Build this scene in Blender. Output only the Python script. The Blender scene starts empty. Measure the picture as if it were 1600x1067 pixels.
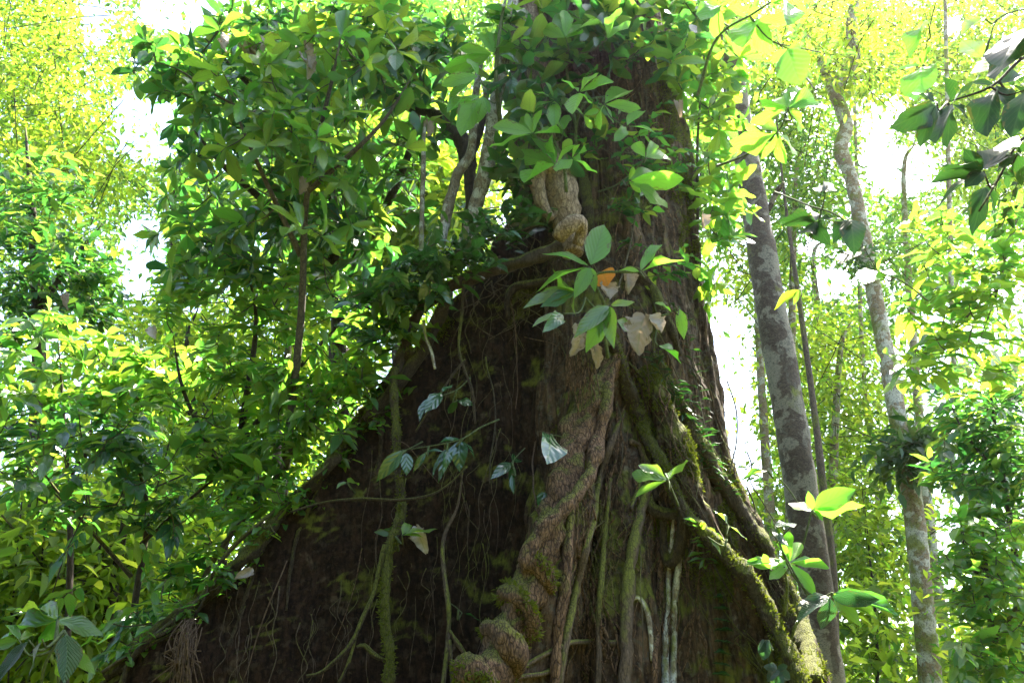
import bpy, math, random
import numpy as np
from mathutils import Vector, Matrix
from mathutils.bvhtree import BVHTree

random.seed(7)
rng = np.random.default_rng(7)
scene = bpy.context.scene
C = scene.collection

# ------------------------------------------------------------------ camera
PITCH = math.radians(25.0)
F = 28.0 / 36.0 * 1600.0
CAMZ = 1.6
cam_d = bpy.data.cameras.new('camera')
cam_d.lens = 28; cam_d.sensor_width = 36; cam_d.clip_end = 2000; cam_d.clip_start = 0.05
cam = bpy.data.objects.new('camera', cam_d); C.objects.link(cam)
cam.location = (0, 0, CAMZ); cam.rotation_euler = (math.pi / 2 + PITCH, 0, 0)
scene.camera = cam

# ------------------------------------------------------------------ world, sun, exposure
SUN_AZ = math.radians(48)      # measured from +Y towards +X
SUN_EL = math.radians(58)
world = bpy.data.worlds.new('World'); scene.world = world; world.use_nodes = True
wn = world.node_tree.nodes; wl = world.node_tree.links
bg = wn['Background']
sky = wn.new('ShaderNodeTexSky'); sky.sky_type = 'NISHITA'; sky.sun_disc = False
sky.sun_elevation = SUN_EL; sky.sun_rotation = SUN_AZ
sky.air_density = 1.0; sky.dust_density = 2.5; sky.ozone_density = 1.0
wl.new(sky.outputs[0], bg.inputs[0]); bg.inputs[1].default_value = 0.12
sd = bpy.data.lights.new('sun', 'SUN'); sd.energy = 5.0; sd.angle = math.radians(0.5); sd.color = (1, .93, .80)
sun = bpy.data.objects.new('sun', sd); C.objects.link(sun)
sdir = Vector((math.sin(SUN_AZ) * math.cos(SUN_EL), math.cos(SUN_AZ) * math.cos(SUN_EL), math.sin(SUN_EL)))
sun.rotation_euler = sdir.to_track_quat('Z', 'Y').to_euler()
sun.location = (12, 20, 40)
vs = scene.view_settings
vs.view_transform = 'Standard'; vs.look = 'None'; vs.gamma = 1; vs.use_curve_mapping = False
vs.exposure = 3.05
cy = scene.cycles
cy.max_bounces = 6; cy.diffuse_bounces = 3; cy.glossy_bounces = 2; cy.transmission_bounces = 4
cy.transparent_max_bounces = 4; cy.volume_bounces = 0
cy.caustics_reflective = False; cy.caustics_refractive = False
cy.use_denoising = True
cy.sample_clamp_indirect = 6

# ------------------------------------------------------------------ geometry helpers
cp, sp = math.cos(PITCH), math.sin(PITCH)
def ray(px, py):
    x = (px - 800) / F; y = (533.5 - py) / F
    return np.array([x, cp - y * sp, sp + y * cp])
def P(px, py, Y):
    d = ray(px, py); return d * (Y / d[1]) + np.array([0, 0, CAMZ])
def project(p):
    p = np.atleast_2d(p) - np.array([0, 0, CAMZ])
    dep = p[:, 1] * cp + p[:, 2] * sp
    dep = np.where(np.abs(dep) < 1e-3, 1e-3, dep)
    return 800 + F * p[:, 0] / dep, 533.5 - F * (-p[:, 1] * sp + p[:, 2] * cp) / dep, dep
def nrm(v):
    v = np.asarray(v, float); n = np.linalg.norm(v, axis=-1, keepdims=True); return v / np.maximum(n, 1e-9)

def _hash(ix, iy, iz):
    n = (ix * 73856093) ^ (iy * 19349663) ^ (iz * 83492791)
    n = (n ^ (n >> 13)) * 1274126177 & 0x7fffffff
    n = (n ^ (n >> 16)) & 0xffff
    return n / 65535.0
def vnoise(p):
    p = np.asarray(p, float); i = np.floor(p).astype(np.int64); f = p - i; f = f * f * (3 - 2 * f)
    r = 0
    for dx in (0, 1):
        for dy in (0, 1):
            for dz in (0, 1):
                w = (f[:, 0] if dx else 1 - f[:, 0]) * (f[:, 1] if dy else 1 - f[:, 1]) * (f[:, 2] if dz else 1 - f[:, 2])
                r = r + w * _hash(i[:, 0] + dx, i[:, 1] + dy, i[:, 2] + dz)
    return r * 2 - 1
def fbm(p, o=4):
    a, s, r = 1.0, 1.0, 0
    for k in range(o):
        r = r + a * vnoise(p * s + 17.3 * k); a *= .5; s *= 2.03
    return r

def mesh_from(name, V, faces, UV=None, mats=(), smooth=True):
    """faces: list of int arrays (m,k). UV per vertex."""
    me = bpy.data.meshes.new(name)
    V = np.asarray(V, np.float32)
    faces = [np.asarray(f, np.int32) for f in faces if len(f)]
    nl = sum(f.size for f in faces); nf = sum(len(f) for f in faces)
    me.vertices.add(len(V)); me.vertices.foreach_set('co', V.ravel())
    me.loops.add(nl); me.polygons.add(nf)
    li = np.concatenate([f.ravel() for f in faces])
    me.loops.foreach_set('vertex_index', li)
    tot = np.concatenate([np.full(len(f), f.shape[1], np.int32) for f in faces])
    st = np.concatenate([[0], np.cumsum(tot)[:-1]]).astype(np.int32)
    me.polygons.foreach_set('loop_start', st); me.polygons.foreach_set('loop_total', tot)
    if smooth: me.polygons.foreach_set('use_smooth', np.ones(nf, bool))
    if UV is not None:
        uvl = me.uv_layers.new(name='UVMap')
        uvl.data.foreach_set('uv', np.asarray(UV, np.float32)[li].ravel())
    for m in mats: me.materials.append(m)
    me.update(calc_edges=True)
    return me

class MB:
    """collects geometry in world space; build() links ONE mesh object."""
    def __init__(s): s.V = []; s.F = {3: [], 4: []}; s.UV = []; s.n = 0
    def add(s, V, faces, UV=None):
        V = np.asarray(V, float); s.V.append(V)
        s.UV.append(np.zeros((len(V), 2)) if UV is None else np.asarray(UV, float))
        for f in faces:
            f = np.asarray(f, np.int64)
            if len(f): s.F[f.shape[1]].append(f + s.n)
        s.n += len(V)
    def build(s, name, mat, parent=None, smooth=True):
        if not s.n: return None
        V = np.concatenate(s.V)
        loc = np.zeros(3)
        if parent is not None: loc = np.array(parent.location)
        else: loc = V.mean(0); loc[2] = V[:, 2].min()
        fs = [np.concatenate(s.F[k]) for k in (3, 4) if s.F[k]]
        me = mesh_from(name, V - loc, fs, np.concatenate(s.UV), [mat], smooth)
        o = bpy.data.objects.new(name, me); C.objects.link(o)
        if parent is not None: o.parent = parent
        else: o.location = loc
        return o

def tag(o, label=None, cat=None, group=None, kind=None):
    if label: o['label'] = label
    if cat: o['category'] = cat
    if group: o['group'] = group
    if kind: o['kind'] = kind
    return o
def thing(name, loc, label, cat, group=None):
    o = bpy.data.objects.new(name, None); C.objects.link(o); o.location = tuple(loc)
    o.empty_display_size = .1
    return tag(o, label, cat, group)

def spline(pts, n):
    pts = np.asarray(pts, float)
    if len(pts) < 3:
        t = np.linspace(0, 1, n)[:, None]; return pts[0] * (1 - t) + pts[-1] * t
    d = np.concatenate([[0], np.cumsum(np.linalg.norm(np.diff(pts[:, :3], axis=0), axis=1) ** .5 + 1e-6)])
    P0 = np.vstack([2 * pts[0] - pts[1], pts, 2 * pts[-1] - pts[-2]])
    u = np.linspace(0, d[-1], n); i = np.clip(np.searchsorted(d, u, side='right') - 1, 0, len(pts) - 2)
    t = ((u - d[i]) / (d[i + 1] - d[i]))[:, None]
    a, b, c, e = P0[i], P0[i + 1], P0[i + 2], P0[i + 3]
    return .5 * ((2 * b) + (-a + c) * t + (2 * a - 5 * b + 4 * c - e) * t ** 2 + (-a + 3 * b - 3 * c + e) * t ** 3)

def tube_arr(pts, rad, sides=6, rough=0.0, seed=0, freq=8.0, flute=0.0):
    pts = np.asarray(pts, float); n = len(pts); rad = np.broadcast_to(np.asarray(rad, float), (n,))
    T = nrm(np.gradient(pts, axis=0))
    up = np.array([0.31, 0.2, .93]);
    if abs(T[0] @ up) > .9: up = np.array([1, .1, 0.])
    N = np.zeros_like(pts); b = nrm(np.cross(T[0], up)); N[0] = b
    for i in range(1, n):
        v = N[i - 1] - T[i] * (N[i - 1] @ T[i]); N[i] = v / max(np.linalg.norm(v), 1e-9)
    B = np.cross(T, N)
    a = np.linspace(0, 2 * np.pi, sides, endpoint=False)
    r = np.repeat(rad[:, None], sides, 1)
    if rough:
        q = (pts[:, None, :] + (np.cos(a)[None, :, None] * N[:, None, :] + np.sin(a)[None, :, None] * B[:, None, :]) * rad[:, None, None])
        qq = q.reshape(-1, 3) * freq + seed * 9.1
        r = r * (1 + rough * fbm(qq, 3).reshape(n, sides))
    if flute: r = r * (1 + flute * np.sin(a * 3 + np.linspace(0, 3, n)[:, None] * 2 + seed))
    V = pts[:, None, :] + r[..., None] * (np.cos(a)[None, :, None] * N[:, None, :] + np.sin(a)[None, :, None] * B[:, None, :])
    V = V.reshape(-1, 3)
    i = np.arange(n - 1)[:, None] * sides; j = np.arange(sides)[None, :]; k = (j + 1) % sides
    Fq = np.stack([i + j, i + k, i + sides + k, i + sides + j], -1).reshape(-1, 4)
    L = np.concatenate([[0], np.cumsum(np.linalg.norm(np.diff(pts, axis=0), axis=1))])
    UV = np.stack([np.broadcast_to(a / 6.283, (n, sides)), np.broadcast_to(L[:, None], (n, sides))], -1).reshape(-1, 2)
    # caps
    V = np.vstack([V, pts[:1], pts[-1:]]); UV = np.vstack([UV, [[.5, 0]], [[.5, L[-1]]]])
    c0 = np.stack([np.full(sides, n * sides), (np.arange(sides) + 1) % sides, np.arange(sides)], -1)
    e = (n - 1) * sides
    c1 = np.stack([np.full(sides, n * sides + 1), e + np.arange(sides), e + (np.arange(sides) + 1) % sides], -1)
    return V, [Fq, np.vstack([c0, c1])], UV

# ------------------------------------------------------------------ materials
def mat(name):
    m = bpy.data.materials.new(name); m.use_nodes = True; m.node_tree.nodes.clear(); return m, m.node_tree
class NT:
    def __init__(s, t): s.t = t
    def n(s, typ, **kw):
        nd = s.t.nodes.new(typ)
        for k, v in kw.items(): setattr(nd, k, v)
        return nd
    def l(s, a, b): s.t.links.new(a, b)
    def math(s, op, a, b=None, clamp=False):
        nd = s.n('ShaderNodeMath', operation=op); nd.use_clamp = clamp
        for i, v in enumerate((a, b)):
            if v is None: continue
            if isinstance(v, (int, float)): nd.inputs[i].default_value = v
            else: s.l(v, nd.inputs[i])
        return nd.outputs[0]
    def mix(s, f, a, b, mode='MIX'):
        nd = s.n('ShaderNodeMix', data_type='RGBA', blend_type=mode)
        for sock, v in ((nd.inputs[0], f), (nd.inputs[6], a), (nd.inputs[7], b)):
            if isinstance(v, (int, float)): sock.default_value = v
            elif isinstance(v, tuple): sock.default_value = (*v, 1)
            else: s.l(v, sock)
        return nd.outputs[2]
    def ramp(s, f, stops):
        nd = s.n('ShaderNodeValToRGB'); e = nd.color_ramp.elements
        while len(e) < len(stops): e.new(.5)
        for k, (p, c) in enumerate(stops):
            e[k].position = p; e[k].color = (*c, 1) if isinstance(c, tuple) else (c, c, c, 1)
        s.l(f, nd.inputs[0]); return nd.outputs[0]
    def noise(s, vec, scale, detail=5, rough=.6, dist=0):
        nd = s.n('ShaderNodeTexNoise'); nd.inputs['Scale'].default_value = scale
        nd.inputs['Detail'].default_value = detail; nd.inputs['Roughness'].default_value = rough
        nd.inputs['Distortion'].default_value = dist
        if vec is not None: s.l(vec, nd.inputs['Vector'])
        return nd.outputs[0]

def leaf_material(name, cols, trans, tfac=.5, rough=.35, veins=6.0, spec=.5, vein_bump=.25, spots=0.0):
    """cols: palette of upper-side colours; trans: palette of transmitted colours."""
    m, t = mat(name); g = NT(t)
    oi = g.n('ShaderNodeObjectInfo'); geo = g.n('ShaderNodeNewGeometry')
    r = g.math('FRACT', g.math('ADD', oi.outputs['Random'], geo.outputs['Random Per Island']))
    k = len(cols)
    c = g.ramp(r, [(i / (k - 1), cols[i]) for i in range(k)])
    tr = g.ramp(r, [(i / (len(trans) - 1), trans[i]) for i in range(len(trans))])
    uv = g.n('ShaderNodeTexCoord').outputs['UV']
    sx = g.n('ShaderNodeSeparateXYZ'); g.l(uv, sx.inputs[0])
    au = g.math('ABSOLUTE', g.math('SUBTRACT', sx.outputs[0], .5))
    mid = g.math('SUBTRACT', 1.0, g.math('MULTIPLY', au, 22.0), clamp=True)
    ph = g.math('SUBTRACT', g.math('MULTIPLY', sx.outputs[1], veins * 6.283), g.math('MULTIPLY', au, veins * 5.5))
    sn = g.math('SINE', ph)
    lat = g.math('POWER', g.math('ADD', g.math('MULTIPLY', sn, .5), .5), 14.0)
    vm = g.math('MAXIMUM', mid, g.math('MULTIPLY', lat, .55))
    nz = g.noise(uv, 5.0, 3)
    c2 = g.mix(g.math('MULTIPLY', vm, .35), c, (.16, .24, .06))
    t2 = g.mix(g.math('MULTIPLY', vm, .35), tr, tuple(x * .45 for x in trans[0]))
    c2 = g.mix(g.math('MULTIPLY', nz, .25), c2, tuple(x * .6 for x in cols[0]))
    br = g.ramp(g.math('ADD', g.math('MULTIPLY', g.noise(g.n('ShaderNodeTexCoord').outputs['Object'], 9.0, 4), .8), g.math('MULTIPLY', au, .5)), [(.60, 0.0), (.68, .8)])
    if veins > 5: c2 = g.mix(br, c2, (.11, .075, .02)); t2 = g.mix(g.math('MULTIPLY', br, .7), t2, (.16, .13, .02))
    if spots:
        so = g.n('ShaderNodeTexCoord').outputs['Object']
        ns = g.ramp(g.noise(so, 60.0, 2), [(.66, 0.0), (.72, 1.0)])
        c2 = g.mix(g.math('MULTIPLY', ns, spots), c2, (.09, .06, .02)); t2 = g.mix(g.math('MULTIPLY', ns, spots), t2, (.05, .03, .01))
    bmp = g.n('ShaderNodeBump'); bmp.inputs['Strength'].default_value = vein_bump; bmp.inputs['Distance'].default_value = .01
    g.l(g.math('ADD', g.math('MULTIPLY', sn, .5), g.math('MULTIPLY', mid, -1.0)), bmp.inputs['Height'])
    pb = g.n('ShaderNodeBsdfPrincipled'); g.l(c2, pb.inputs['Base Color'])
    pb.inputs['Roughness'].default_value = rough; pb.inputs['Specular IOR Level'].default_value = spec
    g.l(bmp.outputs[0], pb.inputs['Normal'])
    tb = g.n('ShaderNodeBsdfTranslucent'); g.l(t2, tb.inputs['Color'])
    mx = g.n('ShaderNodeMixShader'); mx.inputs[0].default_value = tfac
    g.l(pb.outputs[0], mx.inputs[1]); g.l(tb.outputs[0], mx.inputs[2])
    out = g.n('ShaderNodeOutputMaterial'); g.l(mx.outputs[0], out.inputs[0])
    return m

def bark_material(name, c0, c1, c2, moss=0.0, crk=.6, mosscol=(.10, .12, .012), lichen=0.0, lichcol=(.42, .42, .36),
                  stretch=(9, 9, 1.6), bump=.6, dist=.03, lscale=3.0, rough=.85, spec=.3):
    m, t = mat(name); g = NT(t)
    geo = g.n('ShaderNodeNewGeometry'); pos = geo.outputs['Position']
    mp = g.n('ShaderNodeMapping'); mp.inputs['Scale'].default_value = stretch; g.l(pos, mp.inputs['Vector'])
    n1 = g.noise(mp.outputs[0], 2.2, 8, .68, .6); n2 = g.noise(pos, 1.3, 5, .6); n3 = g.noise(pos, 45, 4, .7)
    vor = g.n('ShaderNodeTexVoronoi'); vor.feature = 'DISTANCE_TO_EDGE'; vor.inputs['Scale'].default_value = 2.6
    mw = g.n('ShaderNodeMixRGB'); mw.inputs[0].default_value = .18; g.l(mp.outputs[0], mw.inputs[1])
    nzc = g.n('ShaderNodeTexNoise'); nzc.inputs['Scale'].default_value = 1.5; g.l(mp.outputs[0], nzc.inputs['Vector']); g.l(nzc.outputs[1], mw.inputs[2])
    g.l(mw.outputs[0], vor.inputs['Vector'])
    crack = g.ramp(vor.outputs['Distance'], [(0.0, 0.0), (.12, 1.0)])
    col = g.ramp(n1, [(.3, c0), (.5, c1), (.72, c2)])
    col = g.mix(g.ramp(n2, [(.4, 0.0), (.7, .55)]), col, tuple(x * .55 for x in c0))
    col = g.mix(g.ramp(n3, [(.45, 0.0), (.75, .5)]), col, tuple(min(1, x * 1.3) for x in c2))
    if lichen:
        ln = g.noise(pos, lscale, 4, .55, .3)
        lm = g.ramp(ln, [(.52 - lichen * .12, 0.0), (.56 - lichen * .12, 1.0)])
        col = g.mix(g.math('MULTIPLY', lm, .85), col, lichcol)
        ln2 = g.noise(pos, lscale * 3, 4, .6); lm2 = g.ramp(ln2, [(.56, 0.0), (.6, .8)])
        col = g.mix(lm2, col, tuple(x * .5 for x in lichcol))
    mossf = None
    if moss:
        sx = g.n('ShaderNodeSeparateXYZ'); g.l(geo.outputs['Normal'], sx.inputs[0])
        mn = g.noise(pos, 2.6, 6, .65)
        mf = g.math('ADD', mn, g.math('MULTIPLY', sx.outputs[2], .35))
        mossf = g.ramp(mf, [(.62 - moss * .2, 0.0), (.72 - moss * .2, 1.0)])
        mc = g.mix(g.noise(pos, 25, 4), mosscol, (.19, .20, .02))
        col = g.mix(g.math('MULTIPLY', mossf, .85), col, mc)
    n4 = g.noise(mp.outputs[0], 7.0, 5, .7)
    col = g.mix(g.ramp(n4, [(.36, .75), (.5, 0.0)]), col, tuple(x * .35 for x in c0))
    col = g.mix(g.math('MULTIPLY', g.math('SUBTRACT', 1.0, crack), crk), col, tuple(x * .4 for x in c0))
    h = g.math('ADD', g.math('MULTIPLY', n1, 1.0), g.math('MULTIPLY', n3, .25))
    h = g.math('ADD', h, g.math('MULTIPLY', crack, .35 * min(1, crk * 1.7))); h = g.math('ADD', h, g.math('MULTIPLY', n4, .7))
    bmp = g.n('ShaderNodeBump'); bmp.inputs['Strength'].default_value = bump; bmp.inputs['Distance'].default_value = dist
    g.l(h, bmp.inputs['Height'])
    pb = g.n('ShaderNodeBsdfPrincipled'); g.l(col, pb.inputs['Base Color']); pb.inputs['Roughness'].default_value = rough
    pb.inputs['Specular IOR Level'].default_value = spec
    g.l(bmp.outputs[0], pb.inputs['Normal'])
    out = g.n('ShaderNodeOutputMaterial'); g.l(pb.outputs[0], out.inputs[0])
    return m

M = {}
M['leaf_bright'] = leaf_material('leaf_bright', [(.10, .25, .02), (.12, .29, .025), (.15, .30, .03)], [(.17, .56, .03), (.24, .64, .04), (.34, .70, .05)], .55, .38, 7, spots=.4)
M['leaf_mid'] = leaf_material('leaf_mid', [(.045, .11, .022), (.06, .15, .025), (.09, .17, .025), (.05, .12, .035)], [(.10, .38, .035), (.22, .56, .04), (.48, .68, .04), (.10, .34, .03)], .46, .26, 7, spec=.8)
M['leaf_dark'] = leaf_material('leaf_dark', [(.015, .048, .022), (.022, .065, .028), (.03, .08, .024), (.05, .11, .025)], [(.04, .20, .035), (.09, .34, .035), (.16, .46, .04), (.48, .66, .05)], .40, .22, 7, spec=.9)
M['leaf_gloss'] = leaf_material('leaf_gloss', [(.025, .07, .03), (.035, .09, .032), (.03, .10, .03)], [(.05, .22, .03), (.08, .28, .03), (.10, .34, .03)], .25, .2, 4, spec=1.0)
M['leaf_yellow'] = leaf_material('leaf_yellow', [(.07, .13, .02), (.10, .16, .02), (.05, .11, .02), (.13, .15, .02)], [(.38, .64, .03), (.56, .74, .04), (.06, .20, .02), (.64, .70, .05), (.18, .42, .03)], .66, .45, 5, vein_bump=.05)
M['leaf_far'] = leaf_material('leaf_far', [(.05, .11, .025), (.08, .14, .02), (.11, .15, .02), (.04, .08, .03)], [(.22, .50, .04), (.44, .66, .05), (.06, .20, .03), (.16, .40, .05)], .55, .5, 4, vein_bump=.0)
M['leaf_dark_shaded'] = leaf_material('leaf_dark_shaded', [(.012, .032, .012), (.018, .045, .015)], [(.03, .11, .015), (.05, .16, .02)], .25, .5, 7, spec=.2, vein_bump=.08)  # shade put into the colour: dark and barely translucent even in sun
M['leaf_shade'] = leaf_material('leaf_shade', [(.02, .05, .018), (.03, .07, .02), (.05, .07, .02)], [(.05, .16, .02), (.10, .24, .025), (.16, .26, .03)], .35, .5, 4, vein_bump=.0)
M['leaf_ribbed'] = leaf_material('leaf_ribbed', [(.03, .075, .04), (.04, .09, .045)], [(.04, .15, .03), (.06, .2, .04)], .25, .3, 11, vein_bump=.9, spec=.7)
M['leaf_dead'] = leaf_material('leaf_dead', [(.22, .17, .13), (.38, .32, .27), (.50, .45, .40)], [(.30, .20, .12), (.4, .30, .2)], .25, .7, 6, spec=.2)
M['fibre'] = bark_material('fibre', (.07, .04, .02), (.13, .08, .045), (.22, .15, .09), stretch=(30, 30, 6), bump=.3, dist=.003)
M['leaf_orange'] = leaf_material('leaf_orange', [(.6, .22, .02), (.65, .28, .02)], [(.7, .25, .01), (.7, .3, .02)], .4, .5, 5)
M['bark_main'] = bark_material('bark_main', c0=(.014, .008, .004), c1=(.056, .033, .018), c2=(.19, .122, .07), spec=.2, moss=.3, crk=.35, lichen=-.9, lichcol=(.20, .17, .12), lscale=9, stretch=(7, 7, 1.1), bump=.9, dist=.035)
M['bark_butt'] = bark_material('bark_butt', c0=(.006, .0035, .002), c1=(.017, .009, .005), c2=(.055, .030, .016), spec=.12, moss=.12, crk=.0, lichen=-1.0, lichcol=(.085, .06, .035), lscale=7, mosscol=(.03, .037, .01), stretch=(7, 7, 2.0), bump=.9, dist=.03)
M['bark_root'] = bark_material('bark_root', (.055, .028, .012), (.18, .10, .05), (.36, .22, .125), moss=.2, crk=.9, stretch=(26, 26, 8), bump=1.0, dist=.02)
M['bark_vine'] = bark_material('bark_vine', (.05, .035, .022), (.10, .07, .045), (.18, .13, .09), moss=.5, stretch=(30, 30, 6), bump=.7, dist=.008)
M['bark_mossy'] = bark_material('bark_mossy', (.035, .024, .012), (.07, .05, .025), (.12, .09, .045), moss=.62, stretch=(34, 34, 10), bump=1.0, dist=.02)
M['bark_pale'] = bark_material('bark_pale', (.10, .075, .05), (.18, .145, .10), (.30, .25, .18), moss=.3, crk=0.0, lichen=.2, stretch=(14, 14, 4), bump=.5, dist=.008, lscale=14)
M['bark_lichen'] = bark_material('bark_lichen', (.042, .028, .018), (.070, .050, .033), (.115, .087, .060), moss=.1, crk=.0, lichen=.16, lichcol=(.21, .19, .14), stretch=(9, 9, 16), bump=.8, dist=.015, lscale=4.6)
M['bark_knot'] = bark_material('bark_knot', (.16, .10, .065), (.30, .21, .145), (.46, .35, .26), moss=.1, crk=.7, stretch=(16, 16, 6), bump=.9, dist=.012)
M['bark_slim'] = bark_material('bark_slim', (.13, .085, .045), (.22, .155, .085), (.34, .26, .16), moss=.5, crk=0.0, lichen=.2, lichcol=(.45, .43, .34), stretch=(8, 8, 8), bump=.5, dist=.015, lscale=6)
M['bark_dark'] = bark_material('bark_dark', (.025, .018, .012), (.045, .032, .022), (.08, .06, .04), moss=.3, stretch=(14, 14, 4), bump=.6, dist=.01)
M['twig'] = bark_material('twig', (.05, .04, .025), (.08, .065, .04), (.12, .10, .06), moss=.2, stretch=(20, 20, 8), bump=.3, dist=.003)
M['twig_green'] = bark_material('twig_green', (.06, .09, .03), (.09, .12, .04), (.13, .15, .06), stretch=(20, 20, 8), bump=.3, dist=.003)
M['moss'] = leaf_material('moss', [(.06, .08, .012), (.10, .12, .015), (.14, .15, .02)], [(.14, .20, .01), (.24, .28, .02)], .3, .9, 3, spec=.1, vein_bump=0)
M['ground'] = bark_material('ground', (.03, .02, .012), (.06, .04, .025), (.10, .07, .04), moss=.2, stretch=(2, 2, 2), bump=.6, dist=.04)

# ------------------------------------------------------------------ leaf templates
def leaf_template(shape='oblong', curl=.12, fold=.12, wave=.0, lod=0, seed=0, bend=0.0):
    """unit-length leaf along +Y, width 1 = full width (scaled by the object), normal +Z"""
    r = np.random.default_rng(seed)
    if lod == 0: rows = np.array([0, .06, .18, .34, .5, .66, .8, .91, 1.])
    elif lod == 1: rows = np.array([0, .25, .6, 1.])
    else: rows = np.array([0, .5, 1.])
    def w(v):
        if shape == 'oblong': q = np.sin(np.pi * v ** 1.25) ** .75
        elif shape == 'ovate': q = np.sin(np.pi * v ** .8) ** .9 * (1 - .25 * v ** 4)
        elif shape == 'lance': q = np.sin(np.pi * v ** .9) ** 1.1
        elif shape == 'heart': q = np.sin(np.pi * np.clip(v * .86 + .14, 0, 1)) ** .7
        elif shape == 'crumpled': q = np.sin(np.pi * v) ** 1.3 * (1 + .12 * np.sin(v * 14 + seed))
        return np.clip(q, 0.0, 1.4)
    V = []; UV = []; F3 = []; F4 = []
    def zz(v, u): return -curl * v * v + fold * abs(u) * .5 + wave * math.sin(v * 9 + seed) * abs(u) * 1.2
    ids = []
    for k, v in enumerate(rows):
        ww = float(w(v)) * .5
        bx = bend * v * v
        if k == 0 or k == len(rows) - 1:
            if shape == 'heart' and k == 0: ww = .0
            V.append((bx, v, zz(v, 0))); UV.append((.5, v)); ids.append((len(V) - 1,) * 3)
        else:
            j = r.normal(0, .03) if lod == 0 else 0
            for u in (-1, 0, 1):
                yy = v - abs(u) * .02 + (j if u else 0) * .3
                if lod == 0 and shape != 'heart': yy += .03 * abs(u)
                V.append((u * ww * (1 + j) + bx, yy, zz(v, u * ww * 2))); UV.append((.5 + u * ww, v))
            n = len(V); ids.append((n - 3, n - 2, n - 1))
    for a, b in zip(ids[:-1], ids[1:]):
        for s in (0, 1):
            q = [a[s], a[s + 1], b[s + 1], b[s]]
            q = [x for i, x in enumerate(q) if x not in q[:i]]
            (F4 if len(q) == 4 else F3).append(q)
    return np.array(V, float), [np.array(F3).reshape(-1, 3), np.array(F4).reshape(-1, 4)], np.array(UV)

def dead_template(seed):
    r = np.random.default_rng(seed + 50); nr, nc = 13, 7; V = []; UV = []
    roll = r.uniform(.7, 2.0); tw = r.uniform(-1.4, 1.4); bend = r.uniform(.3, 1.3); ph = r.uniform(0, 6, 4)
    for i in range(nr):
        v = i / (nr - 1); hw = .5 * (np.sin(np.pi * (v * .93 + .035)) ** .8)
        for j in range(nc):
            u = (j / (nc - 1)) * 2 - 1
            e = hw * (1 + (.14 * math.sin(v * 23 + ph[0] + u) + .10 * math.sin(v * 41 + ph[1])) * abs(u) ** 3)
            a = u * roll; x = math.sin(a) / max(roll, .3) * e * 1.25; z = (1 - math.cos(a)) / max(roll, .3) * e * 1.3
            z += .05 * math.sin(v * 9 + u * 3 + ph[2]) + .03 * math.sin(v * 19 - u * 5 + ph[3])
            c_, s_ = math.cos(tw * v), math.sin(tw * v); x, z = x * c_ - z * s_, x * s_ + z * c_
            y = math.sin(bend * v) / bend; z -= (1 - math.cos(bend * v)) / bend
            V.append((x, y, z)); UV.append((.5 + u * hw, v))
    i = np.arange(nr - 1)[:, None] * nc + np.arange(nc - 1)[None, :]
    q = np.stack([i, i + 1, i + nc + 1, i + nc], -1).reshape(-1, 4)
    return np.array(V), [np.zeros((0, 3), int), q], np.array(UV)
TPL = {}
for sh in ('oblong', 'ovate', 'lance', 'heart', 'crumpled'):
    cr = {'crumpled': .35}.get(sh, .14)
    if sh == 'crumpled':
        TPL[sh, 0] = [dead_template(s) for s in range(5)]
        TPL[sh, 1] = TPL[sh, 2] = TPL[sh, 0][:1]; continue
    TPL[sh, 0] = [leaf_template(sh, cr * f, fo, wv, 0, s, bd) for f, fo, wv, s, bd in
                  ((1, .16, .02, 1, .03), (.3, .3, .05, 2, -.06), (1.9, .1, .03, 3, .08), (1.2, .22, .08, 4, -.02), (.6, .05, .06, 5, .1))]
    TPL[sh, 1] = [leaf_template(sh, cr, .25, 0, 1, 1)]
    TPL[sh, 2] = [leaf_template(sh, cr, .3, 0, 2, 1)]
_leafmesh = {}
def leafmesh(shape, i, matname):
    k = (shape, i, matname)
    if k not in _leafmesh:
        V, F_, UV = TPL[shape, 0][i]
        _leafmesh[k] = mesh_from('leaf', V, F_, UV, [M[matname]])
    return _leafmesh[k]

def frames(d, n):
    """arrays: direction d (leaf length axis) and normal hint n -> rotation columns x,y,z"""
    d = nrm(d); z = nrm(n - d * np.sum(n * d, 1, keepdims=True)); x = np.cross(d, z)
    return x, d, z
def add_leaves(mb, B, D, N, L, W, shape, lod):
    """bulk merged leaves. B base points, D dirs, N normals, L lengths, W width fraction"""
    if len(B) == 0: return
    V, Fs, UV = TPL[shape, lod][0]
    x, y, z = frames(D, N)
    L = np.broadcast_to(L, (len(B),)); W = np.broadcast_to(W, (len(B),))
    P_ = (B[:, None, :] + V[None, :, 0, None] * (x * (L * W)[:, None])[:, None, :] + V[None, :, 1, None] * (y * L[:, None])[:, None, :]
          + V[None, :, 2, None] * (z * L[:, None])[:, None, :])
    n = len(B); nv = len(V); off = (np.arange(n) * nv)[:, None, None]
    mb.add(P_.reshape(-1, 3), [(f[None] + off).reshape(-1, f.shape[1]) for f in Fs if len(f)], np.tile(UV, (n, 1)))
def leaf_objs(parent, B, D, N, L, W, shape, matname):
    x, y, z = frames(np.asarray(D, float), np.asarray(N, float))
    p0 = np.array(parent.location); nt = len(TPL[shape, 0])
    out = []
    for i in range(len(B)):
        me = leafmesh(shape, int(rng.integers(nt)), matname)
        o = bpy.data.objects.new('leaf', me); C.objects.link(o); o.parent = parent
        l, w = float(L[i]), float(W[i])
        b = B[i] - p0
        o.matrix_basis = Matrix(((x[i, 0] * l * w, y[i, 0] * l, z[i, 0] * l, b[0]), (x[i, 1] * l * w, y[i, 1] * l, z[i, 1] * l, b[1]),
                                 (x[i, 2] * l * w, y[i, 2] * l, z[i, 2] * l, b[2]), (0, 0, 0, 1)))
        out.append(o)
    return out
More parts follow.
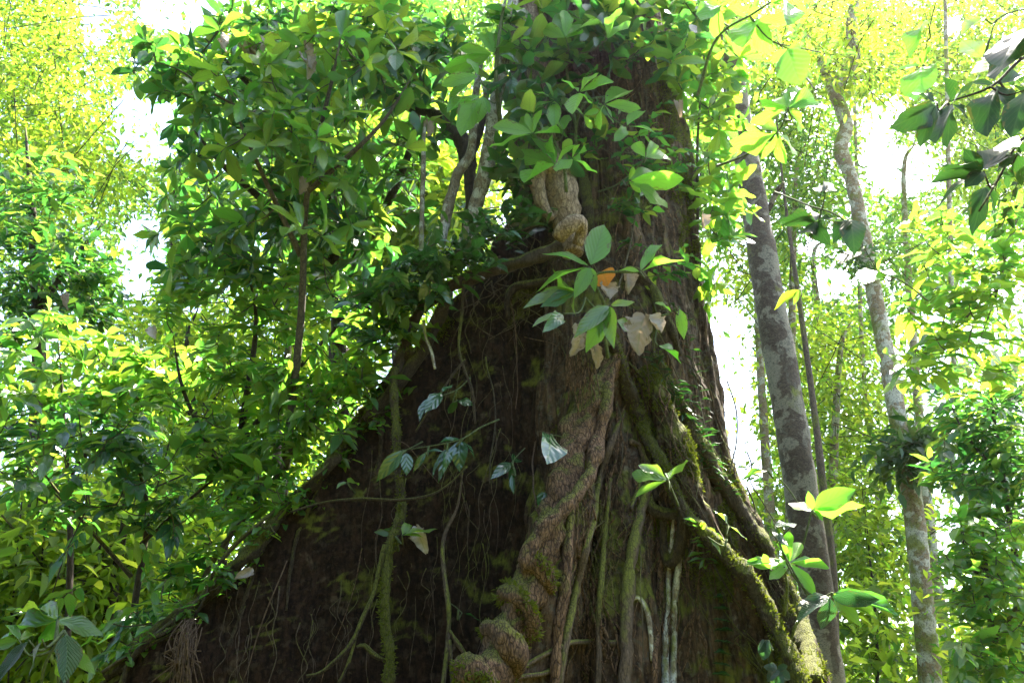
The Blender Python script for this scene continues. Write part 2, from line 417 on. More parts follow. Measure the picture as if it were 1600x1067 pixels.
def leaves_split(parent, B, D, N, L, W, shape, matname, most=300, lod=1, minpx=9):
    """the leaves that show largest become parts; the rest one stuff part"""
    B, D, N, L, W = [np.asarray(a, float) for a in (B, D, N, np.broadcast_to(L, (len(B),)), np.broadcast_to(W, (len(B),)))]
    px, py, dep = project(B + nrm(D) * L[:, None] * .5)
    inn = (px > 0) & (px < 1600) & (py > 0) & (py < 1067) & (dep > .2)
    size = np.where(inn, L / np.maximum(dep, .2) * F, 0)
    size = size / (1 + .35 * np.maximum(dep - np.percentile(dep, 5), 0))
    idx = np.argsort(-size)
    big = [i for i in idx[:most] if size[i] > minpx * .6]
    small = np.setdiff1d(np.arange(len(B)), big)
    if big: leaf_objs(parent, B[big], D[big], N[big], L[big], W[big], shape, matname)
    if len(small):
        mb = MB(); add_leaves(mb, B[small], D[small], N[small], L[small], W[small], shape, lod)
        o = mb.build('foliage', M[matname], parent); tag(o, kind='stuff')

# ------------------------------------------------------------------ ground
gx = np.concatenate([-np.geomspace(300, 14, 12), np.linspace(-12, 12, 41), np.geomspace(14, 300, 12)])
gy = np.concatenate([-np.geomspace(300, 12, 10), np.linspace(-10, 34, 60), np.geomspace(36, 600, 12)])
GX, GY = np.meshgrid(gx, gy)
GP = np.stack([GX.ravel(), GY.ravel(), np.zeros(GX.size)], 1)
GP[:, 2] = .12 * fbm(GP * .6, 4) - .05
nx, ny = len(gx), len(gy)
i = (np.arange(ny - 1)[:, None] * nx + np.arange(nx - 1)[None, :])
q = np.stack([i, i + 1, i + nx + 1, i + nx], -1).reshape(-1, 4)
g = bpy.data.objects.new('ground', mesh_from('ground', GP, [q], None, [M['ground']])); C.objects.link(g); tag(g, kind='structure')

# ------------------------------------------------------------------ the giant tree
AX = np.array([0.67, 5.0])
def RZ(z): return .655 + .10 * np.exp(-np.maximum(z - 1.0, 0) / 1.8)
ridges = [  # crest (px, py, Y), edge thickness, height the ridge melts into the trunk above its top point
    dict(c=[(748, 425, 4.75), (690, 490, 4.68), (610, 590, 4.62), (520, 712, 4.56), (468, 772, 4.52), (350, 900, 4.45), (250, 985, 4.40), (150, 1064, 4.35)], t=.12, up=.9, g=(-3.6, 4.1), name='L'),
    dict(c=[(940, 560, 4.28), (905, 690, 4.12), (870, 800, 3.97), (825, 920, 3.83), (775, 1064, 3.68)], t=.20, up=.7, g=(-.55, 2.9), name='C'),
    dict(c=[(965, 620, 4.32), (968, 800, 4.15), (972, 1064, 3.98)], t=.34, up=.8, g=(.62, 3.5), name='M'),
    dict(c=[(1000, 540, 4.27), (1050, 670, 4.17), (1118, 800, 4.05), (1188, 920, 3.97), (1262, 1064, 3.88)], t=.16, up=.6, g=(1.75, 3.3), name='A'),
    dict(c=[(1103, 500, 4.80), (1142, 700, 4.75), (1200, 840, 4.68), (1245, 930, 4.62), (1290, 1064, 4.5)], t=.14, up=.8, g=(2.5, 4.2), name='B'),
    dict(c=None, ang=55, t=.15, name='D'),
    dict(c=None, ang=122, t=.15, name='E'),
]
zs = np.concatenate([np.linspace(-.2, 1.5, 16)[:-1], np.linspace(1.5, 6.2, 330), np.linspace(6.2, 10, 110)[1:], np.linspace(10, 13, 20)[1:], np.linspace(13, 26, 30)[1:]])
for rd in ridges:
    if rd['c']:
        w = np.array([P(*c) for c in rd['c']])
        th = np.unwrap(np.arctan2(w[:, 1] - AX[1], w[:, 0] - AX[0])); rho = np.hypot(w[:, 0] - AX[0], w[:, 1] - AX[1]); z = w[:, 2]
        gth = math.atan2(rd['g'][1] - AX[1], rd['g'][0] - AX[0]); gth += round((th[-1] - gth) / 6.2831853) * 6.2831853
        grho = math.hypot(rd['g'][0] - AX[0], rd['g'][1] - AX[1])
        o = np.argsort(z)
        zz = np.concatenate([[-.2], z[o], [z.max() + rd['up'] * .5, z.max() + rd['up'], 30]])
        tt = np.concatenate([[gth], th[o], [th[0]] * 3])
        rr = np.concatenate([[grho], rho[o], [RZ(z.max()) + .25 * max(rho[0] - RZ(z.max()), 0) + .03, 0, 0]])
        rd['th'] = np.interp(zs, zz, tt); rd['rho'] = np.maximum(np.interp(zs, zz, rr), RZ(zs) * 1.005)
        rd['ztop'] = z.max() + rd['up'] * .4
    else:
        rd['th'] = np.full(len(zs), math.radians(rd['ang'])); rd['rho'] = RZ(zs) + 1.6 * np.exp(-zs / 1.6)
        rd['ztop'] = 3.2
    k = np.ones(9) / 9
    for key in ('th', 'rho'):
        a = rd[key]; ap = np.concatenate([np.full(4, a[0]), a, np.full(4, a[-1])]); rd[key] = np.convolve(ap, k, 'valid')
    rd['th0'] = rd['th'][200] % (2 * math.pi)
ridges.sort(key=lambda r: r['th0'])
nR = len(ridges)
def sector_cols(a, b):   # samples per half sector; fine on the side the camera sees
    mid = (ridges[a]['th0'] + (ridges[b]['th0'] if b > a else ridges[b]['th0'] + 6.283)) / 2
    seen = math.sin(mid) < .35
    return 66 if seen else 12
rows = []; colsec = []
NZ = len(zs)
for a in range(nR):
    b = (a + 1) % nR
    ra, rb = ridges[a], ridges[b]
    ta = ra['th'] - np.floor((ra['th'] - ra['th0']) / 6.2831853 + .5) * 6.2831853
    tb = rb['th'] - np.floor((rb['th'] - rb['th0']) / 6.2831853 + .5) * 6.2831853 + (6.2831853 if b <= a else 0)
    tm = (ta + tb) / 2; half = (tb - ta) / 2
    R = RZ(zs)
    depth = np.clip((ra['rho'] + rb['rho']) / 2 - R, 0, 2)
    Rv = R + .10 * depth
    V_ = np.stack([AX[0] + Rv * np.cos(tm), AX[1] + Rv * np.sin(tm)], -1)
    tan = np.stack([-np.sin(tm), np.cos(tm)], -1)
    s = Rv * np.tan(np.clip(half, 0, 1.1) / 2)
    n = sector_cols(a, b)
    for side, rr_, tt_, sg in ((0, ra, ta, -1), (1, rb, tb, 1)):
        dirv = np.stack([np.cos(tt_), np.sin(tt_)], -1); tdir = np.stack([-np.sin(tt_), np.cos(tt_)], -1)
        t2 = rr_['t'] / 2
        T = AX + dirv * (rr_['rho'] - t2)[:, None] + tdir * (t2 * -sg)
        Q = V_ + tan * (sg * s)[:, None]
        Q = Q * .85 + .15 * (AX + dirv * R[:, None] + tdir * (t2 * -sg))
        us = np.linspace(0, 1, n + 1)
        if side == 0:
            cap = np.radians(np.linspace(0, 90, 7))
            for c in cap[:-1]:
                rows.append(AX + dirv * (rr_['rho'] - t2 + t2 * math.cos(c))[:, None] + tdir * (t2 * math.sin(c))); colsec.append(a)
            for u in us[:-1]:
                rows.append((1 - u) ** 2 * T + 2 * u * (1 - u) * Q + u * u * V_); colsec.append(a)
        else:
            for u in us[:-1]:
                u = 1 - u
                rows.append((1 - u) ** 2 * T + 2 * u * (1 - u) * Q + u * u * V_); colsec.append(b)
            cap = np.radians(np.linspace(-90, 0, 7))
            for c in cap[:-1]:
                rows.append(AX + dirv * (rr_['rho'] - t2 + t2 * math.cos(c))[:, None] + tdir * (t2 * math.sin(c))); colsec.append(b)
S = np.stack(rows, 1)                       # (NZ, NC, 2)
NCOL = S.shape[1]
G = np.concatenate([S, np.broadcast_to(zs[:, None, None], (NZ, NCOL, 1))], 2)
# relief: fluted bark ridges, knots, erosion
du = np.roll(G, -1, 1) - np.roll(G, 1, 1); dv = np.gradient(G, axis=0)
Nn = nrm(np.cross(du, dv))
flat = G.reshape(-1, 3)
on_left = (flat[:, 0] < -.1)
fl = fbm(flat * np.array([5.5, 5.5, .55]), 4) * .046
fl2 = -np.abs(fbm(flat * np.array([17, 17, 1.6]) + 5, 3)) * .032
lump = fbm(flat * 1.3 + 3, 3) * .05 + fbm(flat * 5.0 + 9, 3) * .016
grit = fbm(flat * np.array([40, 40, 14.]), 2) * .004
amp = np.where(on_left, .4, 1.0)
pit = -np.clip(fbm(flat * np.array([3.5, 3.5, 2.5]) + 40, 3) - .25, 0, 1) * .05
disp = fl * amp + fl2 * amp + lump + grit + pit
G = G + Nn * disp.reshape(NZ, NCOL, 1)
flat = G.reshape(-1, 3)
ii = np.arange(NZ - 1)[:, None] * NCOL; jj = np.arange(NCOL)[None, :]; kk = (jj + 1) % NCOL
quads = np.stack([ii + jj, ii + kk, ii + NCOL + kk, ii + NCOL + jj], -1).reshape(-1, 4)
du = np.roll(G, -1, 1) - np.roll(G, 1, 1); dv = np.gradient(G, axis=0)
VN = nrm(np.cross(du, dv)).reshape(-1, 3)
UVt = np.stack([np.broadcast_to(np.linspace(0, 1, NCOL), (NZ, NCOL)), np.broadcast_to(zs[:, None], (NZ, NCOL))], -1).reshape(-1, 2)
secq = np.broadcast_to(np.array(colsec)[None, :], (NZ - 1, NCOL)).reshape(-1)
zq = np.broadcast_to(zs[:-1, None], (NZ - 1, NCOL)).reshape(-1)
BV = BVHTree.FromPolygons([tuple(v) for v in flat[:(NZ - 45) * NCOL]], [tuple(int(x) for x in f) for f in quads[:(NZ - 46) * NCOL]])
giant = thing('giant_tree', (AX[0], AX[1], 0), 'huge dark rainforest tree with plank buttresses hung with roots and climbers', 'tree')
def tree_piece(name, mask, material):
    fq = quads[mask]; used, inv = np.unique(fq, return_inverse=True); fq = inv.reshape(-1, 4)
    me = mesh_from(name, flat[used] - np.array(giant.location), [fq], UVt[used], [material])
    me.normals_split_custom_set_from_vertices([tuple(v) for v in VN[used]])
    o = bpy.data.objects.new(name, me); C.objects.link(o); o.parent = giant
    return o
butt = np.zeros(len(quads), bool)
for a, rd in enumerate(ridges):
    if rd['name'] == 'M': continue
    m = (secq == a) & (zq < rd['ztop']); butt |= m
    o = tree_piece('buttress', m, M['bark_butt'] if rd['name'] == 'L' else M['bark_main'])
    if rd['name'] == 'L': o['label'] = 'broad dark plank buttress sloping down to the left'
tree_piece('trunk', ~butt, M['bark_main'])
# the crown of the giant tree, high above the picture
def on(px, py, off=0.0, Y=None):
    """point lying on the giant tree where that pixel looks, lifted by off"""
    d = Vector(ray(px, py)).normalized(); h = BV.ray_cast(Vector((0, 0, CAMZ)), d)
    if h[0] is None or (Y is not None and h[0].y > Y + .8):
        return P(px, py, Y if Y is not None else 4.7)
    n = h[1]
    if n.dot(d) > 0: n = -n
    return np.array(h[0] + n * off * .6 - d * off * .7)

# ------------------------------------------------------------------ tubes lying on the tree
def pxr(r, p): return r / F * float(project(p)[2][0])
def root_path(pts, off=1.0, n=None, wob=.6, Y=None):
    """pts: (px, py, r_px[, Y]) -> spline points and radii"""
    Q = []
    for p in pts:
        px, py, r = p[:3]; yy = p[3] if len(p) > 3 else None
        w = P(px, py, yy) if yy is not None else on(px, py, r * .0036 * off, Y)
        Q.append([*w, pxr(r, w)])
    Q = np.array(Q)
    # keep depth from jumping between samples
    L = np.sum(np.linalg.norm(np.diff(Q[:, :3], axis=0), axis=1)); n = n or max(8, int(L / .022))
    S_ = spline(Q, min(n, 160))
    t = S_[:, :3]; S_[:, :3] += np.stack([fbm(t * 3.1 + 7, 2), fbm(t * 3.1 + 31, 2), fbm(t * 3.1 + 57, 2)], 1) * (.012 * wob)
    return S_
def fur_on(S_, n, parent, thr=-.05):
    i = rng.integers(0, len(S_), n); c = S_[i]; v = nrm(rng.normal(0, 1, (n, 3)) + np.array([-.1, -.6, .6]))
    keep = vnoise(c[:, :3] * 8 + v * 1.3) > thr; c, v = c[keep], v[keep]
    mb = MB(); add_leaves(mb, c[:, :3] + v * c[:, 3:4] * .97, nrm(v + rng.normal(0, .6, v.shape)), rng.normal(0, 1, v.shape), rng.uniform(.010, .026, len(c)), .35, 'lance', 2)
    o = mb.build('moss', M['moss'], parent); tag(o, kind='stuff'); return o
def climber(name, label, cat, pts, material, group=None, sides=10, rough=.16, off=1.0, wob=.8, freq=22, extra=(), Y=None, flute=0.0, fur=0):
    S_ = root_path(pts, off, wob=wob, Y=Y); S_[:, 3] *= 1 + .22 * fbm(S_[:, :3] * 3.7 + len(label), 2)
    mb = MB(); mb.add(*tube_arr(S_[:, :3], S_[:, 3], sides, rough, len(label), freq, flute))
    if extra or fur:
        th = thing(name, S_[-1, :3] if S_[-1, 2] < S_[0, 2] else S_[0, :3], label, cat, group)
        mb.build('main_stem', M[material], th)
        for e in extra:
            E = root_path(e, off, wob=wob, Y=Y); eb = MB(); eb.add(*tube_arr(E[:, :3], E[:, 3], max(5, sides - 3), rough, 3, freq)); eb.build('side_root', M[material], th)
        if fur: fur_on(S_, fur, th)
        return th
    o = mb.build(name, M[material]); tag(o, label, cat, group)
    return o

# the thick root on the central ridge, with the vine coiled about it
th_root = root_path([(962, 556, 12, 4.24), (935, 605, 20, 4.17), (907, 670, 23, 4.07), (888, 730, 23, 3.99), (869, 800, 24, 3.90), (848, 870, 25, 3.82), (818, 935, 27, 3.74), (792, 995, 28, 3.66), (764, 1060, 30, 3.57), (740, 1110, 31, 3.50)], .55, wob=1.2)
mb = MB(); mb.add(*tube_arr(th_root[:, :3], th_root[:, 3], 32, .38, 2, 13, .10)); o = mb.build('climbing_root', M['bark_root'])
tag(o, 'thick tan climbing root running down the central ridge, wrapped by a vine', 'root')
ROOTW = th_root
c1 = root_path([(956, 572, 3, 4.18), (950, 600, 8, 4.12), (946, 640, 12, 4.05), (938, 675, 8, 4.03), (930, 705, 12, 3.99), (918, 745, 9, 3.9), (888, 785, 11, 3.8), (853, 822, 12, 3.74), (828, 862, 12, 3.71), (818, 890, 11, 3.70)], 1, wob=.9)
# helix
k0 = int(np.argmin(np.abs(project(ROOTW[:, :3])[1] - 890))); cl = ROOTW[k0:]
m_ = 150; clr = spline(cl, m_); T_ = nrm(np.gradient(clr[:, :3], axis=0))
A_ = nrm(np.cross(T_, np.array([0., 1, 0.2]))); B_ = np.cross(T_, A_)
vec0 = c1[-1, :3] - clr[0, :3]; a0 = math.atan2(vec0 @ B_[0], vec0 @ A_[0])
ang = a0 + np.linspace(0, 2 * np.pi * -3.6, m_)
hel = clr[:, :3] + (A_ * np.cos(ang)[:, None] + B_ * np.sin(ang)[:, None]) * (clr[:, 3] * .95 + .010)[:, None]
hr = np.linspace(c1[-1, 3], .052, m_) * (1 + .30 * np.sin(np.linspace(0, 34, m_)))
allc = np.vstack([c1[:-2], np.column_stack([hel, hr])[3:]])
mb = MB(); mb.add(*tube_arr(spline(allc, 330)[:, :3], spline(allc, 330)[:, 3], 20, .34, 5, 13)); o = mb.build('coiling_vine', M['bark_root'])
tag(o, 'smooth brown vine coiling in fat loops round the thick central root', 'vine')

climber('mossy_root', 'long mossy root slanting down right from the dead leaves', 'root',
        [(950, 525, 9), (970, 590, 11), (998, 655, 13), (1035, 725, 11), (1068, 790, 11), (1118, 850, 12), (1172, 915, 13), (1212, 985, 14), (1240, 1060, 15), (1252, 1110, 15)], 'bark_mossy', sides=18, rough=.36, off=.8, wob=1.8, flute=.08, fur=5000)
climber('mossy_root', 'second mossy root behind, along the right edge of the trunk', 'root',
        [(1020, 560, 8), (1062, 640, 10), (1105, 720, 12), (1150, 790, 11), (1190, 850, 12), (1228, 920, 12), (1255, 1000, 13), (1272, 1080, 14)], 'bark_mossy', sides=16, rough=.36, off=.7, wob=1.8, flute=.08, fur=4000)
climber('dark_vine', 'thin dark vine slanting down left beside the thick central root', 'vine',
        [(972, 640, 4), (958, 690, 5), (938, 760, 5), (915, 840, 6), (897, 920, 6), (880, 1000, 6), (868, 1090, 6)], 'bark_vine')
climber('flat_root', 'straight brown root just right of the coiled vine', 'root',
        [(893, 790, 5), (884, 850, 8), (877, 920, 9), (868, 990, 8), (862, 1090, 9)], 'bark_root', rough=.2)
climber('knobbly_root', 'grey knobbly root with white patches, hooked at its top', 'root',
        [(985, 690, 4), (1000, 700, 5), (1012, 740, 7), (1002, 800, 8), (990, 860, 9), (980, 930, 10), (975, 1000, 10), (972, 1090, 11)], 'bark_vine', sides=12, rough=.24)
climber('tan_root', 'thin tan root hanging straight below the yellow moss loops', 'root',
        [(1030, 840, 4), (1034, 900, 5), (1030, 960, 5), (1022, 1020, 5), (1018, 1090, 5)], 'bark_root')
climber('pale_root', 'thin pale root with a white tip below the moss tuft', 'root',
        [(1072, 800, 1.5), (1066, 850, 3), (1062, 895, 4.5), (1058, 950, 5), (1053, 1010, 6), (1050, 1090, 6)], 'bark_pale')
climber('pale_root', 'short whitish root between the tan and pale roots', 'root',
        [(1054, 790, 1.5), (1052, 840, 3), (1048, 890, 4), (1044, 950, 4), (1038, 1020, 6), (1036, 1090, 6)], 'bark_pale')
climber('moss_loop', 'yellow mossy root looping sideways over the right ridge', 'root',
        [(1008, 770, 6), (1022, 795, 8), (1045, 803, 9), (1072, 802, 8)], 'bark_mossy', extra=([(1072, 802, 8), (1070, 850, 10), (1052, 880, 9), (1042, 850, 7), (1040, 810, 6)],), rough=.3)
climber('arching_root', 'upper thin root arching across the base of the trunk face', 'root',
        [(800, 1056, 3), (840, 1030, 4), (880, 1010, 4), (920, 1002, 4), (960, 1005, 4)], 'bark_vine')
climber('arching_root', 'lower thin root arching across the base of the trunk face', 'root',
        [(778, 1070, 4), (812, 1058, 4), (850, 1052, 4), (880, 1035, 3)], 'bark_vine')
climber('hooked_root', 'pale hooked rootlet bending over beside the knobbly root', 'root',
        [(972, 970, 1.5), (983, 945, 3), (998, 935, 3.5), (1008, 950, 4), (1014, 990, 4), (1017, 1035, 3)], 'bark_pale')
climber('slanting_root', 'brown root crossing the face between the dark vine and knobbly root', 'root',
        [(955, 750, 3), (948, 830, 4), (942, 920, 5), (938, 1000, 5), (936, 1090, 5)], 'bark_vine')
climber('forked_root', 'dark root beneath the right mossy root, splitting in two', 'root',
        [(1005, 640, 5), (1015, 720, 6), (1025, 780, 6)], 'bark_dark', extra=([(1015, 720, 4), (1000, 760, 4), (985, 800, 4)],))
climber('hanging_root', 'mossy pole-like root hanging before the dark left buttress', 'root',
        [(616, 575, 7, 4.35), (621, 650, 6, 4.3), (620, 735, 6.5, 4.25), (622, 800, 8, 4.2), (608, 855, 8, 4.15), (604, 930, 8, 4.1), (608, 1000, 9, 4.05), (611, 1100, 9, 4.0)], 'bark_mossy', sides=12, rough=.34, wob=1.6, fur=2600,
        extra=([(600, 850, 3, 4.1), (592, 890, 4, 4.1), (575, 950, 3.5, 4.05), (548, 1010, 3.5, 4), (505, 1050, 3, 4), (478, 1058, 3, 4)],
               [(560, 990, 2.5, 4.03), (545, 1040, 3, 4), (528, 1075, 3, 4)], [(560, 1012, 3, 4.02), (572, 1008, 4, 4.02), (585, 1022, 4, 4.02), (600, 1030, 4, 4.04)]))
climber('hanging_root', 'thinner root hanging in the dark hollow right of the mossy pole', 'root',
        [(722, 735, 1.2, 4.2), (715, 790, 2, 4.2), (694, 838, 3.2, 4.2), (696, 890, 4, 4.15), (703, 960, 4.5, 4.1), (700, 1010, 4, 4.1), (690, 1090, 4, 4.05)], 'bark_vine',
        extra=([(703, 985, 3, 4.1), (720, 1010, 4, 4.1), (736, 1035, 3, 4.1)], [(704, 1000, 3, 4.1), (706, 1050, 3, 4.1), (708, 1090, 3, 4.1)]))
climber('slack_vine', 'thin yellowish vine slung sideways across the dark buttress', 'vine',
        [(455, 800, 1.5, 4.2), (505, 785, 2, 4.2), (560, 779, 2.3, 4.15), (622, 781, 2.5, 4.12), (668, 774, 2.3, 4.1), (700, 757, 2, 4.1), (730, 728, 1.8, 4.1)], 'bark_mossy', sides=6, wob=.3)
climber('arching_branch', 'thick dark branch arching left over the top of the buttress', 'branch',
        [(878, 388, 13, 4.15), (838, 402, 13, 4.15), (795, 413, 13, 4.2), (755, 424, 12, 4.25), (712, 446, 11, 4.3), (676, 468, 11, 4.35), (648, 498, 10, 4.38), (630, 545, 9, 4.4), (618, 585, 8, 4.4)], 'bark_dark', sides=14, rough=.2, wob=1.5)
climber('arching_branch', 'second dark branch crossing beneath the arching one', 'branch',
        [(700, 458, 8, 4.32), (688, 492, 11, 4.35), (668, 530, 11, 4.38), (642, 575, 10, 4.42), (612, 615, 9, 4.45), (575, 655, 8, 4.5)], 'bark_mossy', sides=12, rough=.2, wob=1.2)
climber('arching_branch', 'short gnarled branch bent down from the trunk below the leaves', 'branch',
        [(858, 440, 6), (830, 446, 7), (808, 452, 7), (795, 472, 6), (792, 500, 4)], 'bark_dark')
climber('crest_root', 'thick bark-covered root running down the upper crest of the left buttress', 'root',
        [(640, 545, 7), (606, 600, 9), (560, 660, 9), (515, 720, 9), (462, 785, 10), (405, 850, 10), (350, 905, 10), (300, 950, 11), (240, 995, 11), (165, 1060, 12)], 'bark_mossy', sides=12, rough=.4, Y=4.35, off=-.5, wob=2.2, flute=.1, fur=3500,
        extra=([(520, 715, 4), (500, 760, 4), (470, 830, 3.5), (455, 900, 3), (450, 960, 2)], [(400, 855, 4), (398, 900, 3.5), (380, 960, 3), (350, 1030, 3)], [(620, 580, 4), (600, 660, 4), (590, 720, 3), (560, 790, 2.5)]))
climber('thin_root', 'thin root dropping from the arching branch in a loose loop', 'root',
        [(724, 440, 3, 4.25), (722, 490, 3, 4.25), (719, 540, 2.5, 4.22), (726, 575, 2.5, 4.2), (738, 610, 2.3, 4.2), (744, 660, 2, 4.2)], 'bark_mossy', sides=6)
climber('thin_root', 'straight thin stem slanting from the loop down to the leaves', 'root',
        [(728, 560, 2, 4.2), (700, 595, 2, 4.2), (672, 640, 2, 4.2), (650, 675, 2, 4.2)], 'bark_mossy', sides=6)
climber('thin_root', 'bent pale twig hanging below the dark crossing branch', 'root',
        [(660, 500, 2.5, 4.2), (664, 525, 2.5, 4.2), (675, 550, 2.5, 4.2), (681, 575, 2, 4.2)], 'bark_pale', sides=6)
climber('crest_vine', 'yellow-green vine trailing along the whole left buttress crest', 'vine',
        [(540, 690, 2.5), (500, 735, 3), (455, 785, 3), (410, 820, 3), (365, 855, 3), (335, 895, 3), (318, 940, 3), (290, 980, 3), (240, 1010, 3), (195, 1055, 3)], 'bark_mossy', sides=7, Y=4.3, off=3, wob=1.5)
climber('crest_vine', 'second vine below it on the lower left buttress crest', 'vine',
        [(418, 862, 2.5), (385, 885, 2.5), (350, 915, 3), (325, 942, 3), (285, 975, 3), (240, 1005, 4), (215, 1040, 4), (188, 1085, 4)], 'bark_mossy', sides=7, Y=4.3, off=4, wob=1.5)
# upper stems
climber('pale_liana', 'thickest pale grey stem rising left of the trunk', 'stem',
        [(722, 400, 14, 4.3), (738, 350, 14, 4.3), (752, 290, 13, 4.28), (764, 230, 12, 4.25), (775, 160, 11, 4.2), (788, 90, 10, 4.2), (800, 20, 9, 4.2), (808, -60, 8, 4.2)], 'bark_pale', sides=16, rough=.07, wob=1.2)
climber('pale_liana', 'crooked thinner pale stem left of the thickest one', 'stem',
        [(690, 380, 8, 4.35), (698, 330, 8, 4.35), (708, 295, 7, 4.35), (716, 268, 8, 4.35), (733, 240, 7, 4.35), (738, 205, 6, 4.3), (742, 150, 6, 4.3), (752, 80, 5, 4.3)], 'bark_pale', sides=12, rough=.1)
climber('pale_liana', 'thin pale upright stem furthest left of the three', 'stem',
        [(656, 395, 4, 4.4), (660, 320, 4, 4.4), (663, 250, 3.5, 4.4), (665, 190, 3, 4.4)], 'bark_pale', sides=8)
climber('dark_limb', 'dark forked limb behind the pale stems', 'branch',
        [(728, 360, 7, 4.7), (738, 300, 10, 4.7), (730, 245, 12, 4.75), (712, 205, 12, 4.8), (685, 180, 9, 4.9), (645, 170, 7, 5.0), (600, 150, 6, 5.0)], 'bark_dark', sides=12,
        extra=([(730, 245, 6, 4.75), (752, 200, 6, 4.7), (760, 140, 5, 4.7)], [(745, 330, 5, 4.7), (735, 270, 5, 4.65), (748, 210, 5, 4.6)]))
climber('strangler_liana', 'pale thick stem standing against the middle of the trunk', 'stem',
        [(897, 400, 18, 4.22), (884, 350, 23, 4.2), (876, 300, 22, 4.2), (868, 262, 19, 4.2), (856, 210, 16, 4.22), (845, 160, 14, 4.22), (838, 100, 13, 4.25), (832, 40, 12, 4.25), (828, -40, 11, 4.25)], 'bark_knot', sides=22, rough=.14, off=.8, wob=1.5,
        extra=([(862, 345, 7, 4.1), (846, 320, 10, 4.1), (841, 290, 11, 4.1), (850, 266, 10, 4.1), (870, 262, 8, 4.1)],
               [(872, 372, 12, 4.05), (888, 356, 14, 4.0), (905, 347, 13, 4.0), (912, 362, 10, 4.05), (905, 385, 10, 4.1)]))
climber('mossy_liana', 'slim greenish stem rising right of the pale thick stem', 'stem',
        [(928, 400, 8), (922, 350, 9), (915, 300, 9), (905, 250, 8), (897, 195, 7), (892, 140, 6)], 'bark_mossy', rough=.15)
climber('mossy_liana', 'mossy branch bending down right from the upper leaf spray', 'stem',
        [(968, 425, 6), (995, 428, 7), (1015, 450, 8), (1032, 480, 8), (1048, 520, 7), (1060, 560, 6)], 'bark_mossy', rough=.25)
climber('loop_vine', 'hair-thin vine bowing into the light right of the trunk', 'vine',
        [(1136, 595, 1.2, 4.5), (1150, 640, 1.2, 4.5), (1151, 690, 1.2, 4.5), (1140, 740, 1.2, 4.5)], 'twig', sides=5, wob=.2)
# rootlets
rl = [(866, 500, 858, 580, 845, 680), (1020, 520, 1018, 570, 1016, 615), (1035, 470, 1048, 495, 1040, 515), (985, 560, 992, 610, 1003, 690), (1060, 480, 1090, 560, 1132, 690),
      (1042, 450, 1080, 560, 1110, 650), (900, 540, 905, 590, 900, 640), (915, 560, 908, 620, 905, 670), (888, 560, 890, 600, 886, 650), (1090, 560, 1110, 640, 1148, 740),
      (935, 490, 975, 500, 1000, 510), (820, 530, 860, 540, 880, 560), (800, 470, 810, 560, 806, 640), (1000, 470, 1030, 530, 1060, 600), (960, 430, 985, 480, 1010, 520),
      (560, 860, 540, 960, 500, 1067), (450, 880, 420, 960, 380, 1060), (930, 730, 925, 830, 920, 920), (1000, 850, 1002, 940, 1000, 1060), (1090, 830, 1098, 900, 1090, 980),
      (845, 600, 835, 700, 838, 800), (640, 880, 650, 960, 640, 1050), (760, 560, 772, 660, 765, 760), (1120, 880, 1130, 960, 1128, 1040), (1070, 240, 1075, 330, 1090, 420),
      (1020, 130, 1030, 250, 1040, 330), (960, 620, 975, 700, 960, 790), (1150, 850, 1180, 900, 1215, 960), (610, 690, 640, 700, 690, 760), (985, 60, 1000, 170, 1008, 250)]
mats_ = ['fibre', 'bark_vine', 'twig', 'bark_root']
rlab = ['pale rootlet hanging left of the dead leaves', 'short straight rootlet below the two pale dead leaves', 'hooked rootlet above the curled dead leaf', 'rootlet running down from the top of the mossy root',
 'long taut rootlet along the right edge of the trunk', 'slanting rootlet beside the long taut one', 'rootlet among the reddish tuft, leftmost', 'rootlet dropping close to the thick root top', 'fine rootlet at the left side of the reddish tuft',
 'rootlet over the outer creeping fern', 'sideways rootlet under the low dark leaves', 'bent rootlet in the dark face below the gnarled branch', 'rootlet straight below the gnarled branch', 'curving rootlet from the mossy branch towards the fern',
 'rootlet just right of the orange leaf', 'long faint rootlet low on the left buttress, left of the mossy pole', 'faint rootlet near the foot of the left buttress', 'rootlet between the coiling vine and dark vine', 'rootlet beside the knobbly root, on its right',
 'rootlet below the moss loops on the right ridge', 'straight rootlet in the hollow left of the thick root', 'rootlet between mossy pole and the thinner hanging root', 'rootlet in the dark hollow under the arching branch', 'rootlet low between the two mossy roots',
 'rootlet high along the right edge of the trunk', 'rootlet on the upper trunk right of the leaf fans', 'rootlet under the mossy root by the thick root top', 'rootlet crossing the right mossy ridge', 'rootlet crossing the mossy pole root above the silvery leaves', 'topmost rootlet under the dark climber']
for k, (a, b, c, d, e, f) in enumerate(rl):
    r = random.uniform(.6, 1.3)
    climber('rootlet', 'wiry ' + rlab[k], 'rootlet', [(a, b, r), (c, d, r * 1.1), (e, f, r * .8)], mats_[k % 4], group='wiry rootlets on the giant tree', sides=5, rough=.1, off=5, wob=1.6)

